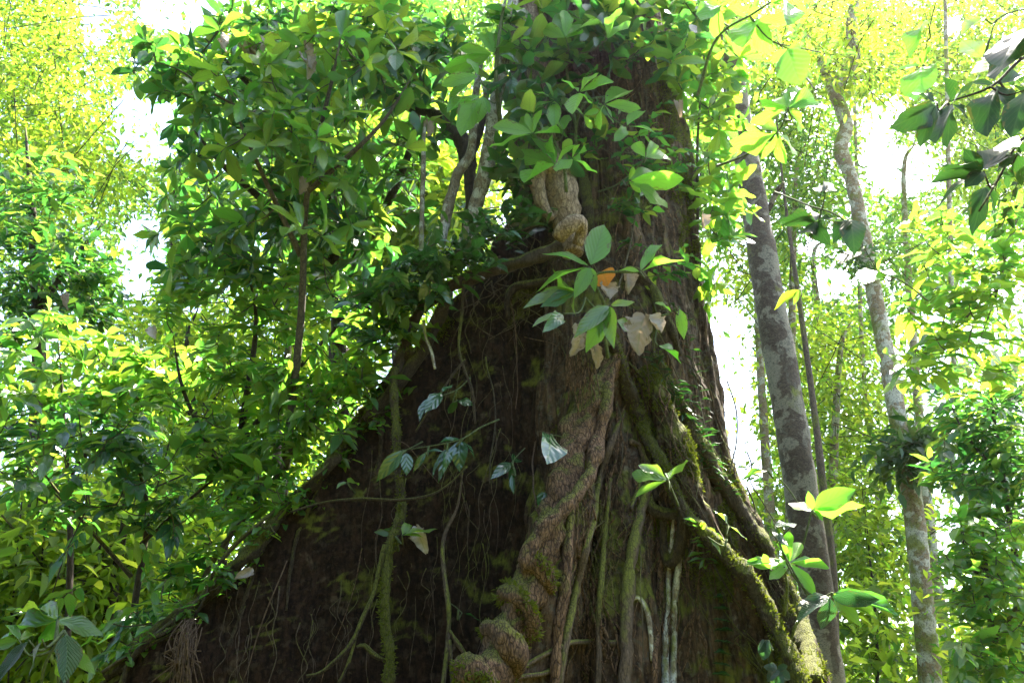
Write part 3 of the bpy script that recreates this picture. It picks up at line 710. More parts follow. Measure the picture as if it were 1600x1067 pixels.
def tangle(name, label, n, region, matn, lenpx=(60, 260), r=(.0012, .004), lean=0.0, wobx=9, lift=.012):
    mb = MB()
    for k in range(n):
        x0, y0, x1, y1 = region[k % len(region)]; x = random.uniform(x0, x1); y = random.uniform(y0, y1); L = random.uniform(*lenpx); m = 7; pts = []
        for j in range(m):
            pts.append(on(x, y, lift + random.uniform(0, .01))); y += L / m; x += random.gauss(lean * L / m, wobx)
        pts = np.array(pts); jump = np.linalg.norm(np.diff(pts, axis=0), axis=1)
        if jump.max() > .45: continue
        rr = random.uniform(*r); mb.add(*tube_arr(spline(pts, 26), np.linspace(rr, rr * .5, 26), 5, .15, k, 30))
    o = mb.build(name, M[matn]); tag(o, label, 'roots', kind='stuff')
tangle('root_tangle', 'tangle of fine brown roots netting the front face of the giant trunk', 150, [(960, 600, 1080, 900), (880, 800, 1100, 980), (960, 100, 1060, 500), (900, 650, 960, 900)], 'bark_root', r=(.002, .007))
tangle('root_tangle', 'fine dark roots straggling down over the left buttress face', 60, [(560, 700, 760, 900), (700, 480, 860, 800), (350, 900, 600, 1000)], 'bark_vine', lean=-.1, wobx=7)
tangle('root_tangle', 'slanting fine roots over the right mossy ridges', 80, [(1000, 560, 1080, 700), (1060, 700, 1180, 860), (1120, 850, 1230, 1000)], 'bark_mossy', lean=.45, wobx=8, r=(.002, .006))
tangle('root_tangle', 'wiry roots clasping the upper left flank of the trunk', 50, [(780, 250, 960, 420), (740, 400, 860, 470)], 'bark_vine', r=(.002, .006), lenpx=(40, 140), wobx=12)
# moss tufts: real short blades over the ridges
def moss_on(n, region, parent, name='moss', lo=.010, hi=.026, thr=.0, matn='moss'):
    B = []; Nh = []
    while len(B) < n:
        x0, y0, x1, y1, wdt = region[int(rng.integers(len(region)))]
        t = rng.random(); px = x0 + (x1 - x0) * t + rng.normal(0, wdt); py = y0 + (y1 - y0) * t + rng.normal(0, wdt * .5)
        d = Vector(ray(px, py)).normalized(); h = BV.ray_cast(Vector((0, 0, CAMZ)), d)
        if h[0] is None or h[0].y > 6: n -= 1; continue
        if vnoise(np.array([h[0]]) * 6)[0] < thr: n -= 1; continue
        nn = h[1] if h[1].dot(d) < 0 else -h[1]
        B.append(h[0] + nn * .002); Nh.append(nn)
    B = np.array(B); Nh = np.array(Nh)
    D = nrm(Nh + rng.normal(0, .6, B.shape) + np.array([0, 0, -.2]))
    mb = MB(); add_leaves(mb, B, D, rng.normal(0, 1, B.shape) + Nh * .3, rng.uniform(lo, hi, len(B)), .3, 'lance', 2)
    o = mb.build(name, M[matn], parent); tag(o, kind='stuff'); return o
moss_on(80000, [(1000, 560, 1120, 790, 14), (1120, 800, 1262, 1064, 16), (1105, 720, 1240, 900, 14), (1010, 790, 1080, 860, 14), (1190, 900, 1270, 1060, 22), (700, 470, 640, 560, 14),
                (520, 712, 250, 985, 6), (1060, 820, 1180, 960, 22), (900, 660, 870, 800, 12), (1040, 100, 1080, 400, 12), (620, 600, 520, 712, 8)], giant, thr=.0)
# moss on the coils
def moss_on_path(S_, n, parent, spread=1.0, up=True, z0=-9):
    i = rng.integers(0, len(S_), n); c = S_[i]; v = nrm(rng.normal(0, 1, (n, 3)) + np.array([-.25, -.5, .5]))
    keep = (vnoise(c[:, :3] * 7 + v * 1.3) > -.05) & (c[:, 2] > z0); c, v = c[keep], v[keep]
    B = c[:, :3] + v * c[:, 3:4] * 1.0
    mb = MB(); add_leaves(mb, B, nrm(v + rng.normal(0, .5, v.shape)), rng.normal(0, 1, v.shape), rng.uniform(.014, .034, len(B)), .35, 'lance', 2)
    o = mb.build('moss', M['moss']); tag(o, kind='stuff'); return o
o = moss_on_path(np.column_stack([hel, hr]), 9000, None); tag(o, 'yellow-green moss furring the fat coils of the vine', 'moss')

# ------------------------------------------------------------------ hero leaves: clusters of (base) -> tips
def cluster_plant(name, label, cat, clusters, shape, matname, Y, stem, stem_r=3, wfrac=.40, group=None, stemmat='twig_green', droop=0.0, facing=.5, jit=.16):
    """clusters: list of (bx, by, [(tx,ty[,w])...]); stem: list of (px,py) trunk-ward path; each cluster joined to it"""
    root = P(stem[0][0], stem[0][1], stem[0][2] if len(stem[0]) > 2 else Y + .3)
    t = thing(name, root, label, cat, group)
    sk = np.array([P(s[0], s[1], s[2] if len(s) > 2 else Y) for s in stem]); sk = spline(sk, 14)
    mb = MB(); mb.add(*tube_arr(sk, np.linspace(pxr(stem_r, sk[0]), pxr(stem_r * .5, sk[-1]), len(sk)), 7, .1, 1, 20))
    B, D, N, L, W = [], [], [], [], []
    for (bx, by, tips) in clusters:
        yb = Y + random.uniform(-jit, jit); b = P(bx, by, yb)
        i = int(np.argmin(np.linalg.norm(sk - b, axis=1))); a = sk[i]
        mid = (a + b) / 2 + np.array([random.uniform(-.03, .03), 0, -.04])
        pth = spline(np.array([a, mid, b]), 8); mb.add(*tube_arr(pth, np.linspace(.006, .003, 8), 5))
        for tp in tips:
            tip = P(tp[0], tp[1], yb + random.uniform(-jit, jit) * .9); d = tip - b; l = np.linalg.norm(d)
            toc = nrm(np.array([0, 0, CAMZ]) - b); n = nrm(np.array([0, 0, 1.]) * (1 - facing) - toc * -facing + rng.normal(0, .22, 3))
            B.append(b + d * .04); D.append(d); N.append(n); L.append(l * 1.02); W.append(tp[2] if len(tp) > 2 else wfrac * random.uniform(.88, 1.12))
    mb.build('stem', M[stemmat], t)
    leaf_objs(t, np.array(B), np.array(D), np.array(N), L, W, shape, matname)
    return t

cluster_plant('climbing_plant', 'pale green climber with drooping leaf fans before the pale stem', 'climber',
  [(770, 84, [(720, 75), (745, 53), (792, 52), (727, 108), (698, 107), (762, 48), (800, 70)]),
   (748, 119, [(697, 126), (700, 152), (733, 90), (716, 128)]),
   (754, 150, [(700, 172), (720, 196), (696, 160), (742, 190), (765, 170)]),
   (775, 40, [(748, 14), (760, 3), (800, 10), (812, 44), (795, 60), (742, 40)]),
   (812, 62, [(795, 88), (835, 60), (842, 85), (790, 70)])], 'oblong', 'leaf_bright', 3.9, [(782, 190, 4.1), (775, 120, 4.0), (782, 40, 3.95), (790, 0, 3.95)], stem_r=4)
cluster_plant('climbing_plant', 'bright green climber with two spread leaf pairs at the top centre', 'climber',
  [(884, 60, [(870, 18), (926, 18), (848, 42), (884, 12), (908, 52)]), (948, 62, [(965, 10), (981, 31)]), (858, 60, [(838, 40), (846, 78), (880, 78)]),
   (868, 90, [(838, 84), (846, 68), (893, 98)])], 'oblong', 'leaf_bright', 3.95, [(900, 200, 4.2), (888, 130, 4.1), (884, 70, 4.0), (900, 40, 4.0)])
cluster_plant('climbing_plant', 'bright green climber with broad leaves fanned at the trunk centre', 'climber',
  [(866, 157, [(855, 128), (816, 174), (843, 138), (866, 190)]), (905, 145, [(882, 122), (930, 112), (957, 128), (926, 161), (893, 168)]),
   (944, 163, [(981, 133), (998, 166), (960, 190), (927, 191)]), (979, 198, [(1002, 168), (1023, 196), (965, 215)]), (912, 180, [(935, 172), (898, 165), (925, 200)])],
  'oblong', 'leaf_bright', 3.9, [(902, 250, 4.2), (900, 200, 4.1), (915, 160, 4.0), (950, 150, 4.0)], stem_r=3)
cluster_plant('climbing_plant', 'leafy climber hiding the top of the pale thick stem', 'climber',
  [(833, 209, [(776, 195), (804, 178), (766, 224), (822, 178), (874, 206), (838, 176)]), (881, 204, [(855, 179), (884, 178)]),
   (869, 257, [(807, 239), (838, 209), (862, 212), (819, 282), (888, 224), (850, 232)]), (894, 248, [(917, 233), (932, 267), (872, 262), (905, 226)])],
  'oblong', 'leaf_bright', 3.85, [(885, 300, 4.0), (880, 255, 3.95), (862, 215, 3.95), (840, 200, 3.95)], stem_r=3)
cluster_plant('climbing_plant', 'sparse climber with two leaf fans on the right of the trunk', 'climber',
  [(1009, 247, [(990, 221), (1023, 224), (1051, 237)]), (982, 282, [(1023, 259), (1062, 281), (1043, 317), (990, 262), (1000, 300)])],
  'oblong', 'leaf_bright', 4.0, [(935, 300, 4.2), (965, 288, 4.1), (995, 262, 4.05), (1010, 246, 4.0)], stem_r=1.6)
cluster_plant('climbing_plant', 'spray of large lit leaves above the orange leaf', 'climber',
  [(922, 417, [(945, 347, .46), (858, 383, .36), (838, 433, .34), (901, 460, .42), (930, 452, .4)]), (1000, 425, [(1034, 382, .26), (1063, 398, .3), (968, 416, .34)])],
  'ovate', 'leaf_bright', 3.75, [(950, 540, 4.0), (945, 480, 3.9), (930, 430, 3.8), (1000, 425, 3.75)], stem_r=3.5, jit=.08)
cluster_plant('climbing_plant', 'darker low leaves hanging just beneath the large lit spray', 'climber',
  [(900, 456, [(862, 428), (837, 464), (822, 472), (850, 476), (890, 490), (868, 452)]), (880, 490, [(834, 503), (855, 512)]),
   (953, 477, [(902, 519, .35), (918, 545, .45), (990, 470, .35), (955, 535, .35), (935, 520)]), (962, 500, [(990, 520, .5)])],
  'ovate', 'leaf_mid', 3.8, [(950, 560, 4.0), (940, 500, 3.9), (915, 465, 3.85)], stem_r=3)
cluster_plant('hanging_twig', 'twig with single bright leaves at the trunk right edge', 'twig',
  [(1061, 481, [(1070, 526, .35)]), (1022, 474, [(1053, 477, .3)]), (1028, 540, [(1068, 560, .4)])], 'ovate', 'leaf_bright', 4.1, [(1030, 500, 4.2), (1045, 490, 4.15), (1062, 478, 4.1)], stem_r=1.5)
cluster_plant('trailing_plant', 'green and silvery leaves hanging beside the mossy pole root', 'climber',
  [(719, 687, [(747, 709, .5), (716, 731, .6), (688, 690, .4), (676, 744, .35)]), (666, 706, [(646, 735, .3), (690, 700, .3)]), (700, 700, [(672, 742, .3), (695, 735, .35)])],
  'ovate', 'leaf_gloss', 4.05, [(780, 655, 4.15), (750, 668, 4.1), (715, 688, 4.05), (640, 702, 4.1)], stem_r=1.4, jit=.05)
cluster_plant('trailing_plant', 'pair of hanging leaves on the left of the mossy pole root', 'climber',
  [(634, 706, [(637, 739, .6)]), (630, 702, [(590, 748, .4)])], 'ovate', 'leaf_gloss', 4.1, [(660, 690, 4.2), (645, 698, 4.12), (632, 704, 4.1)], stem_r=1.3, jit=.03)
cluster_plant('trailing_plant', 'small leaves on a thin stem high on the dark buttress', 'climber',
  [(690, 612, [(668, 640, .4), (706, 600, .4)]), (715, 625, [(738, 630, .5), (700, 645, .4)]), (672, 622, [(655, 655, .35)])], 'ovate', 'leaf_gloss', 4.15, [(735, 590, 4.25), (712, 610, 4.2), (675, 622, 4.15)], stem_r=1.2)
cluster_plant('creeper_leaf', 'lone small leaf pair low on the dark buttress', 'creeper', [(542, 753, [(526, 762, .4), (563, 748, .4)])], 'ovate', 'leaf_mid', 4.2, [(555, 770, 4.4), (548, 760, 4.3), (543, 753, 4.25)], stem_r=1)
cluster_plant('epiphyte', 'small leafy epiphyte perched on the mossy pole root', 'epiphyte', [(612, 838, [(586, 830, .4), (605, 820, .4)]), (628, 836, [(640, 818, .45), (680, 822, .3), (660, 835, .4)])],
  'lance', 'leaf_mid', 4.1, [(622, 860, 4.2), (620, 845, 4.15), (618, 838, 4.1)], stem_r=3)
cluster_plant('creeper_leaf', 'ribbed leaf against the thick root, upper one', 'creeper', [(860, 679, [(861, 716, .85)])], 'ovate', 'leaf_gloss', 3.95, [(890, 690, 4.1), (875, 682, 4.0), (861, 679, 3.98)], stem_r=1)
cluster_plant('creeper_leaf', 'ribbed leaf against the thick root, lower one', 'creeper', [(850, 768, [(846, 799, .6)])], 'ovate', 'leaf_gloss', 3.85, [(880, 760, 4.1), (865, 762, 4.0), (850, 768, 3.9)], stem_r=1)
cluster_plant('creeper_leaf', 'small tuft of leaves left of the thick root', 'creeper', [(800, 722, [(801, 756, .35), (776, 739, .35), (815, 708, .4)]), (800, 740, [(802, 770, .3)])], 'lance', 'leaf_gloss', 4.1, [(820, 700, 4.3), (808, 712, 4.2), (800, 722, 4.15)], stem_r=1)
cluster_plant('creeper_leaf', 'single dark leaf above the lowest coil', 'creeper', [(722, 957, [(754, 967, .4)])], 'lance', 'leaf_gloss', 4.0, [(700, 940, 4.2), (712, 948, 4.1), (722, 957, 4.05)], stem_r=1)
cluster_plant('creeper_leaf', 'three-lobed spray of dark leaves over the mossy root', 'creeper', [(1044, 750, [(1071, 718, .42), (988, 737, .5), (993, 771, .3), (1003, 724, .4), (1055, 728, .4)])], 'oblong', 'leaf_mid', 3.75, [(1060, 790, 4.0), (1052, 770, 3.9), (1045, 752, 3.8)], stem_r=2)
cluster_plant('sapling', 'upper leaf fan of broad ribbed leaves before the lichen trunk', 'sapling', [(1270, 797, [(1333, 762, .5), (1352, 793, .35), (1233, 786, .6), (1287, 812, .5), (1262, 770, .4)])],
  'ovate', 'leaf_bright', 3.9, [(1240, 900, 4.1), (1255, 850, 4.0), (1268, 800, 3.95)], stem_r=2.5, jit=.08)
cluster_plant('sapling', 'rosette of light green leaves growing on the right ridge', 'sapling',
  [(1234, 879, [(1230, 830, .4), (1250, 845, .4), (1171, 875, .3), (1206, 902, .3), (1284, 873, .3), (1293, 887, .3), (1275, 920, .35), (1216, 850, .4)]),
   (1203, 889, [(1172, 876, .42), (1193, 868, .45), (1220, 871, .42), (1240, 884, .35), (1205, 905, .35)])],
  'oblong', 'leaf_bright', 3.75, [(1225, 960, 4.0), (1230, 920, 3.9), (1225, 885, 3.8)], stem_r=3, jit=.08)
cluster_plant('sapling', 'pale grey-green drooping leaves at the lower right of the buttress', 'sapling',
  [(1297, 932, [(1288, 982, .62), (1371, 938, .38), (1250, 945, .45), (1245, 955, .4)]), (1210, 822, [(1243, 815, .45)]), (1206, 830, [(1232, 850, .35)])],
  'ovate', 'leaf_ribbed', 3.7, [(1235, 1000, 3.95), (1255, 950, 3.85), (1296, 932, 3.75)], stem_r=2.5, jit=.06)
cluster_plant('sapling', 'dark long leaves behind the pale drooping ones', 'sapling', [(1300, 925, [(1404, 960, .3), (1345, 975, .35), (1330, 950, .35), (1370, 965, .25)])],
  'ovate', 'leaf_mid', 3.95, [(1240, 980, 4.1), (1270, 945, 4.0), (1300, 925, 3.95)], stem_r=2, jit=.1)
cluster_plant('sapling', 'single long leaf jutting into the bright gap right of the trunk', 'sapling', [(1200, 735, [(1158, 744, .24)])], 'lance', 'leaf_bright', 4.2, [(1250, 790, 4.4), (1225, 755, 4.3), (1200, 736, 4.2)], stem_r=1.2)
cluster_plant('sapling', 'narrow leaf pair low on the right mossy ridge', 'sapling', [(1138, 820, [(1168, 840, .3), (1120, 795, .3)]), (1105, 838, [(1128, 862, .35)])], 'lance', 'leaf_mid', 3.85, [(1130, 870, 4.0), (1135, 845, 3.9), (1138, 822, 3.88)], stem_r=1.2)
# bottom-left ribbed plant
cluster_plant('ribbed_shrub', 'shrub with big dark ribbed leaves in the bottom left corner', 'shrub',
  [(103, 988, [(114, 1055, .62)]), (66, 998, [(42, 1052, .55)]), (45, 1000, [(-8, 1062, .42)])], 'ovate', 'leaf_ribbed', 2.9, [(60, 1110, 3.1), (70, 1040, 3.0), (100, 985, 2.95)], stem_r=3, jit=.06)
cluster_plant('ribbed_shrub', 'green leafed shrub just above the big ribbed leaves', 'shrub',
  [(90, 968, [(34, 940, .35), (-5, 985, .4), (130, 975, .4), (62, 1010, .45), (160, 985, .35)]), (30, 1000, [(-15, 1010, .4), (10, 975, .4), (60, 985, .4)]), (105, 1010, [(150, 1050, .3), (95, 1060, .35), (140, 1010, .3)])],
  'ovate', 'leaf_mid', 3.1, [(90, 1110, 3.3), (92, 1040, 3.2), (90, 970, 3.1)], stem_r=3)
# right-hand sprays
cluster_plant('bright_branch', 'lime green leaf spray at the top, right of the giant trunk', 'branch',
  [(1123, 9, [(1098, 20), (1163, 19), (1118, 55), (1100, -5), (1140, -10)]), (1181, 31, [(1221, 31), (1158, 70), (1198, 77), (1150, 40), (1180, -5)]), (1229, 2, [(1230, 34), (1260, 10), (1205, 0)]),
   (1230, 76, [(1246, 118), (1208, 95), (1252, 70)])], 'oblong', 'leaf_bright', 3.6, [(1090, 150, 3.9), (1120, 60, 3.7), (1180, 20, 3.6), (1240, -20, 3.6)], stem_r=2.5, wfrac=.5)
cluster_plant('bright_branch', 'lime green leaf cluster standing out against the lichen trunk top', 'branch',
  [(1231, 169, [(1247, 133), (1289, 154), (1218, 147), (1190, 166), (1257, 202), (1174, 190), (1270, 150)]), (1216, 207, [(1155, 228), (1194, 248), (1248, 239), (1216, 249), (1180, 195)])],
  'oblong', 'leaf_bright', 3.5, [(1120, 260, 3.9), (1170, 240, 3.7), (1216, 205, 3.55), (1232, 168, 3.5)], stem_r=2, wfrac=.5)
cluster_plant('bright_branch', 'three pale leaves hanging at the upper right', 'branch',
  [(1450, 34, [(1415, 78, .45)]), (1441, 103, [(1397, 107, .5), (1434, 146, .55), (1452, 70, .5), (1420, 88, .4)])], 'ovate', 'leaf_bright', 3.3, [(1475, -30, 3.3), (1458, 20, 3.3), (1442, 100, 3.3)], stem_r=1.2)
cluster_plant('bright_branch', 'three rounded green leaves beside the dark silhouetted branch', 'branch',
  [(1538, 28, [(1502, 52, .4)]), (1536, 90, [(1501, 62, .6)]), (1545, 112, [(1550, 72, .55)])], 'ovate', 'leaf_mid', 3.1, [(1620, 10, 3.1), (1560, 30, 3.1), (1540, 90, 3.1)], stem_r=1.4)
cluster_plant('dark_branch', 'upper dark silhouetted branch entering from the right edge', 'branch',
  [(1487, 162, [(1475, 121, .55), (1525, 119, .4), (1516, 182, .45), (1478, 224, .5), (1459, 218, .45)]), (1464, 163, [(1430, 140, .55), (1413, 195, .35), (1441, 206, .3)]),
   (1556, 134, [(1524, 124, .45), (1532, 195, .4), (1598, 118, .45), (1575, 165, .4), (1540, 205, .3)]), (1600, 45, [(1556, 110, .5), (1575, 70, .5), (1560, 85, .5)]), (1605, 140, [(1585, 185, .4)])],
  'oblong', 'leaf_dark_shaded', 2.8, [(1680, 60, 2.8), (1600, 90, 2.8), (1550, 135, 2.8), (1480, 160, 2.8)], stem_r=3, stemmat='bark_dark')
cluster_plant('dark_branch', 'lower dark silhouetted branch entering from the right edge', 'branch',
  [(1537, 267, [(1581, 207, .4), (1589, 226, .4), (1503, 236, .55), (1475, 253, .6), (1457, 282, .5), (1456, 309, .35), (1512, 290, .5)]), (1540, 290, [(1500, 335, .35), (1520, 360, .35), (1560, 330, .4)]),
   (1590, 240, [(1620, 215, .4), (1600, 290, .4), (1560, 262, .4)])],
  'ovate', 'leaf_dark_shaded', 2.8, [(1680, 180, 2.8), (1600, 215, 2.8), (1560, 280, 2.8), (1530, 330, 2.8)], stem_r=3, stemmat='bark_dark')
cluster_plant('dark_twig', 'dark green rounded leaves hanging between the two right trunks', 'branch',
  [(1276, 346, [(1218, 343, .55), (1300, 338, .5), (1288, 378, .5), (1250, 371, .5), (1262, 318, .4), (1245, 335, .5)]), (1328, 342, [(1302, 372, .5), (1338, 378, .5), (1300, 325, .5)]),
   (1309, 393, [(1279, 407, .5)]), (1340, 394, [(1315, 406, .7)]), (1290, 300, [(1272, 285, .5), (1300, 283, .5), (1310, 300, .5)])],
  'ovate', 'leaf_dark_shaded', 3.6, [(1210, 300, 3.9), (1260, 320, 3.7), (1320, 345, 3.6), (1372, 424, 3.6)], stem_r=1.6)
cluster_plant('dark_twig', 'two lime leaves over the slim trunk bend', 'branch', [(1372, 424, [(1346, 438, .6), (1400, 425, .4), (1375, 395, .4)])], 'ovate', 'leaf_bright', 3.6, [(1450, 470, 3.7), (1410, 440, 3.65), (1372, 424, 3.6)], stem_r=1.4)
cluster_plant('yellow_leaf', 'pale yellow-green leaf glowing over the lichen trunk', 'leaf', [(1250, 452, [(1206, 476, .45), (1240, 475, .4)])], 'ovate', 'leaf_yellow', 3.6, [(1290, 430, 3.7), (1270, 440, 3.65), (1250, 452, 3.6)], stem_r=1)
# dead leaves
def dead(label, bx, by, tx, ty, w, Y, m='leaf_dead', sh='crumpled', name='dead_leaf', cat='dead leaf', grp=None):
    b = P(bx, by, Y); tip = P(tx, ty, Y - .05); d = tip - b; l = np.linalg.norm(d)
    me = leafmesh(sh, random.randrange(5), m); o = bpy.data.objects.new(name, me); C.objects.link(o)
    n = nrm(np.array([random.uniform(-.7, .7), -.8, random.uniform(-.2, .8)])); x, y, z = frames(d[None], n[None]); x, y, z = x[0] * l * w, y[0] * l, z[0] * l
    o.matrix_basis = Matrix(((x[0], y[0], z[0], b[0]), (x[1], y[1], z[1], b[1]), (x[2], y[2], z[2], b[2]), (0, 0, 0, 1)))
    tag(o, label, cat, grp); return o
dead('large pale dead leaf curled lengthwise under the mossy branch', 1008, 492, 987, 542, .5, 3.85)
dead('large pale dead leaf spread beside the curled one', 1012, 494, 1036, 513, .8, 3.85)
dead('shrivelled pinkish dead leaf hanging above the thick root', 896, 510, 902, 548, .7, 3.85)
dead('brown dead leaf hanging at the top of the thick root', 928, 538, 930, 568, .6, 3.85)
dead('bright orange dying leaf caught below the large lit spray', 940, 424, 952, 443, 1.1, 3.85, 'leaf_orange', 'heart', 'orange_leaf')
dead('pale dead leaf just right of the orange one', 975, 428, 990, 452, .8, 3.85)
dead('small white dead leaf just beneath the orange one', 945, 443, 955, 462, .9, 3.85)
dead('dead leaf caught on the mossy pole root epiphyte', 650, 822, 662, 862, .6, 4.1)
dead('ragged dead leaf hung on the left buttress crest', 395, 888, 370, 905, .8, 4.2)
wl_ = ['uppermost one of the left bunch', 'uppermost, right of the first', 'lowest of the left bunch', 'top of the right bunch', 'lower right of the right bunch', 'furthest left, alone', 'left side of the left bunch', 'lower left of the right bunch']
for k, (x, y) in enumerate([(395, 70), (415, 60), (400, 85), (480, 68), (490, 95), (360, 62), (380, 75), (475, 85)]):
    dead('withered pinkish leaf high in the left tree, ' + wl_[k], x, y, x + random.uniform(-14, 14), y + random.uniform(12, 18), .6, 3.9, grp='withered leaves in the left tree')
for k, (x, y) in enumerate([(240, 510), (108, 462), (476, 280), (1098, 335), (1060, 160), (670, 190)]):
    dead('withered hanging leaf caught in the foliage, ' + ['above the left shrub', 'on the far left', 'in the left tree middle', 'at the trunk right edge', 'high on the trunk, whitish', 'above the pale stems'][k], x, y, x + random.uniform(-8, 8), y + random.uniform(14, 20), .5, 4.0, 'leaf_dead')
# shredded dead fibres at (290,1000), rootlets below the dead leaves
mb = MB()
for k in range(70):
    x = random.gauss(292, 7); y0 = 965 + abs(random.gauss(0, 22)); w = [P(x + 6, y0, 4.2), P(x + random.gauss(-4, 9), y0 + random.uniform(15, 45), 4.1 + random.random() * .15), P(x + random.gauss(-10, 15), y0 + random.uniform(30, 110), 4.15)]
    mb.add(*tube_arr(spline(np.array(w), 8), random.uniform(.0012, .004), 4, .3, k))
o = mb.build('dead_fibres', M['fibre']); tag(o, 'ragged bundle of brown dead fibres hanging at the buttress foot', 'dead fibres')
mb = MB()
for k in range(34):
    x = random.uniform(888, 930); y0 = random.uniform(520, 560); w = [P(x, y0, 3.9), P(x + random.uniform(-6, 6), y0 + 35, 3.88), P(x + random.uniform(-12, 10), y0 + random.uniform(50, 95), 3.92)]
    mb.add(*tube_arr(spline(np.array(w), 7), random.uniform(.0015, .004), 4))
o = mb.build('root_tuft', M['bark_root']); tag(o, 'tuft of fine reddish rootlets hanging left of the thick root top', 'rootlets')

# creeping ferns / narrow leaves in rows on the right ridges
def row_creeper(label, pts, n, l, matn, side=1, Y=None, w=.22):
    S_ = root_path([(a, b, 1.5) for a, b in pts], 4, wob=.4)
    t = thing('creeping_fern', S_[-1, :3], label, 'fern'); mb = MB(); mb.add(*tube_arr(S_[:, :3], .004, 5)); mb.build('stem', M['twig'], t)
    i = np.linspace(0, len(S_) - 1, n).astype(int); B = S_[i, :3] + np.array([0, -.02, 0])
    sgn = np.where(np.arange(n) % 2 == 0, 1, -1)[:, None]
    D = np.array([1., -.35, -.15]) * sgn * np.array([[1, 1, 1]]) + rng.normal(0, .4, (n, 3)); D[:, 1] = -abs(D[:, 1]) - .2
    leaf_objs(t, B, D, np.array([0, -.3, 1.]) + rng.normal(0, .2, (n, 3)), rng.uniform(.7, 1.2, n) * l, np.full(n, w), 'lance', matn)
row_creeper('creeping fern with narrow leaves down the inner right ridge', [(1015, 555), (1045, 610), (1075, 670), (1105, 730), (1150, 790)], 64, .085, 'leaf_dark_shaded')
row_creeper('creeping fern climbing the outer right side of the trunk', [(1050, 480), (1072, 530), (1088, 600), (1100, 670), (1118, 730)], 44, .075, 'leaf_dark_shaded')
row_creeper('creeping fern in the groove between the two mossy roots', [(1050, 600), (1075, 660), (1100, 700), (1125, 750)], 46, .09, 'leaf_gloss')
row_creeper('feathery creeper beside the moss tuft', [(1095, 820), (1100, 850), (1105, 890)], 24, .10, 'leaf_mid')
t = thing('shingle_plant', on(1130, 1050), 'shingle plant with stacked flat dark leaves low on the right ridge', 'climber')
ys = np.arange(935, 1060, 17); B = np.array([on(1112, y, .02) + np.array([0, -.03, 0]) for y in ys])
leaf_objs(t, B, np.tile([1, -.25, .0], (len(B), 1)) + rng.normal(0, .1, (len(B), 3)), np.tile([.1, -.3, 1.], (len(B), 1)), np.full(len(B), .095), np.full(len(B), .55), 'ovate', 'leaf_gloss')
cluster_plant('creeper_leaf', 'grey-green creeper leaves on the bark at the bottom right', 'creeper', [(1195, 1000, [(1185, 1018, .7), (1205, 1008, .6), (1195, 1030, .7)]), (1215, 1045, [(1200, 1060, .7), (1235, 1060, .7), (1230, 1040, .7), (1195, 1040, .7), (1215, 1085, .6)])],
  'heart', 'leaf_ribbed', 3.6, [(1190, 1100, 3.8), (1200, 1050, 3.7), (1200, 1000, 3.65)], stem_r=1, jit=.03, facing=.8)

# ------------------------------------------------------------------ generative plants
def blob_points(blobs):
    """blobs: (px, py, rx, ry, Y, dY, count) -> world points spread through real depth"""
    out = []
    for (px, py, rx, ry, Y, dY, n) in blobs:
        a = rng.random(n) * 6.283; r = np.sqrt(rng.random(n)); yy = Y + rng.uniform(-dY, dY, n)
        for i in range(n): out.append(P(px + rx * r[i] * math.cos(a[i]), py + ry * r[i] * math.sin(a[i]), yy[i]))
    return np.array(out)
def gap_filter(p, gaps, keep=.06):
    px, py, _ = project(p); m = np.ones(len(p), bool)
    for (gx_, gy_, rx, ry) in gaps:
        e = ((px - gx_) / rx) ** 2 + ((py - gy_) / ry) ** 2
        m &= (e > 1 + .35 * vnoise(np.stack([px / 22, py / 22, px * 0], 1))) | (rng.random(len(p)) < keep)
    return p[m]
def grow(stems, tips, r_twig=.004, sides=4):
    """joins every tip to the nearest wood already there; returns MB and tip directions"""
    sk = np.vstack([spline(np.array(s), 24) for s in stems]); mb = MB()
    dmin = np.min(np.linalg.norm(tips[:, None, :] - sk[None, ::3, :], axis=2), axis=1)
    order = np.argsort(dmin); dirs = np.zeros_like(tips)
    pool = [sk]; arr = sk
    for c, i in enumerate(order):
        d = np.linalg.norm(arr - tips[i], axis=1); j = int(np.argmin(d)); a = arr[j]; L = d[j]
        v = tips[i] - a
        m1 = a + v * .5 + np.array([rng.normal(0, .06), rng.normal(0, .06), -.10]) * L
        pth = spline(np.array([a, m1, tips[i]]), 6)
        mb.add(*tube_arr(pth, np.linspace(r_twig * (1 + min(L, 1.2)), r_twig * .7, 6), sides))
        dirs[i] = nrm(pth[-1] - pth[-2]); pool.append(pth[1::2])
        arr = np.vstack([arr, pth[1::2]])
    return mb, dirs
def whorl(tips, dirs, n0, n1, L, W, up=.5, spread=(38, 95), stemlen=.12):
    B, D, N, LL, WW = [], [], [], [], []
    for p, d in zip(tips, dirs):
        ax = nrm(d + np.array([0, 0, up]) + rng.normal(0, .15, 3)); a = nrm(np.cross(ax, [0.2, 1, .1])); b = np.cross(ax, a)
        n = int(rng.integers(n0, n1 + 1)); ph = rng.random() * 6.28
        for k in range(n):
            g_ = ph + k * 2.399; s = math.radians(rng.uniform(*spread)); dd = ax * math.cos(s) + (a * math.cos(g_) + b * math.sin(g_)) * math.sin(s)
            dd = nrm(dd + np.array([0, 0, -.12 - .35 * rng.random()])); B.append(p - ax * stemlen * L * (k / n)); D.append(dd)
            N.append(nrm(ax + np.array([0, 0, .5]) + rng.normal(0, .42, 3))); LL.append(L * rng.uniform(.45, 1.2)); WW.append(W * rng.uniform(.85, 1.15))
    return np.array(B), np.array(D), np.array(N), np.array(LL), np.array(WW)
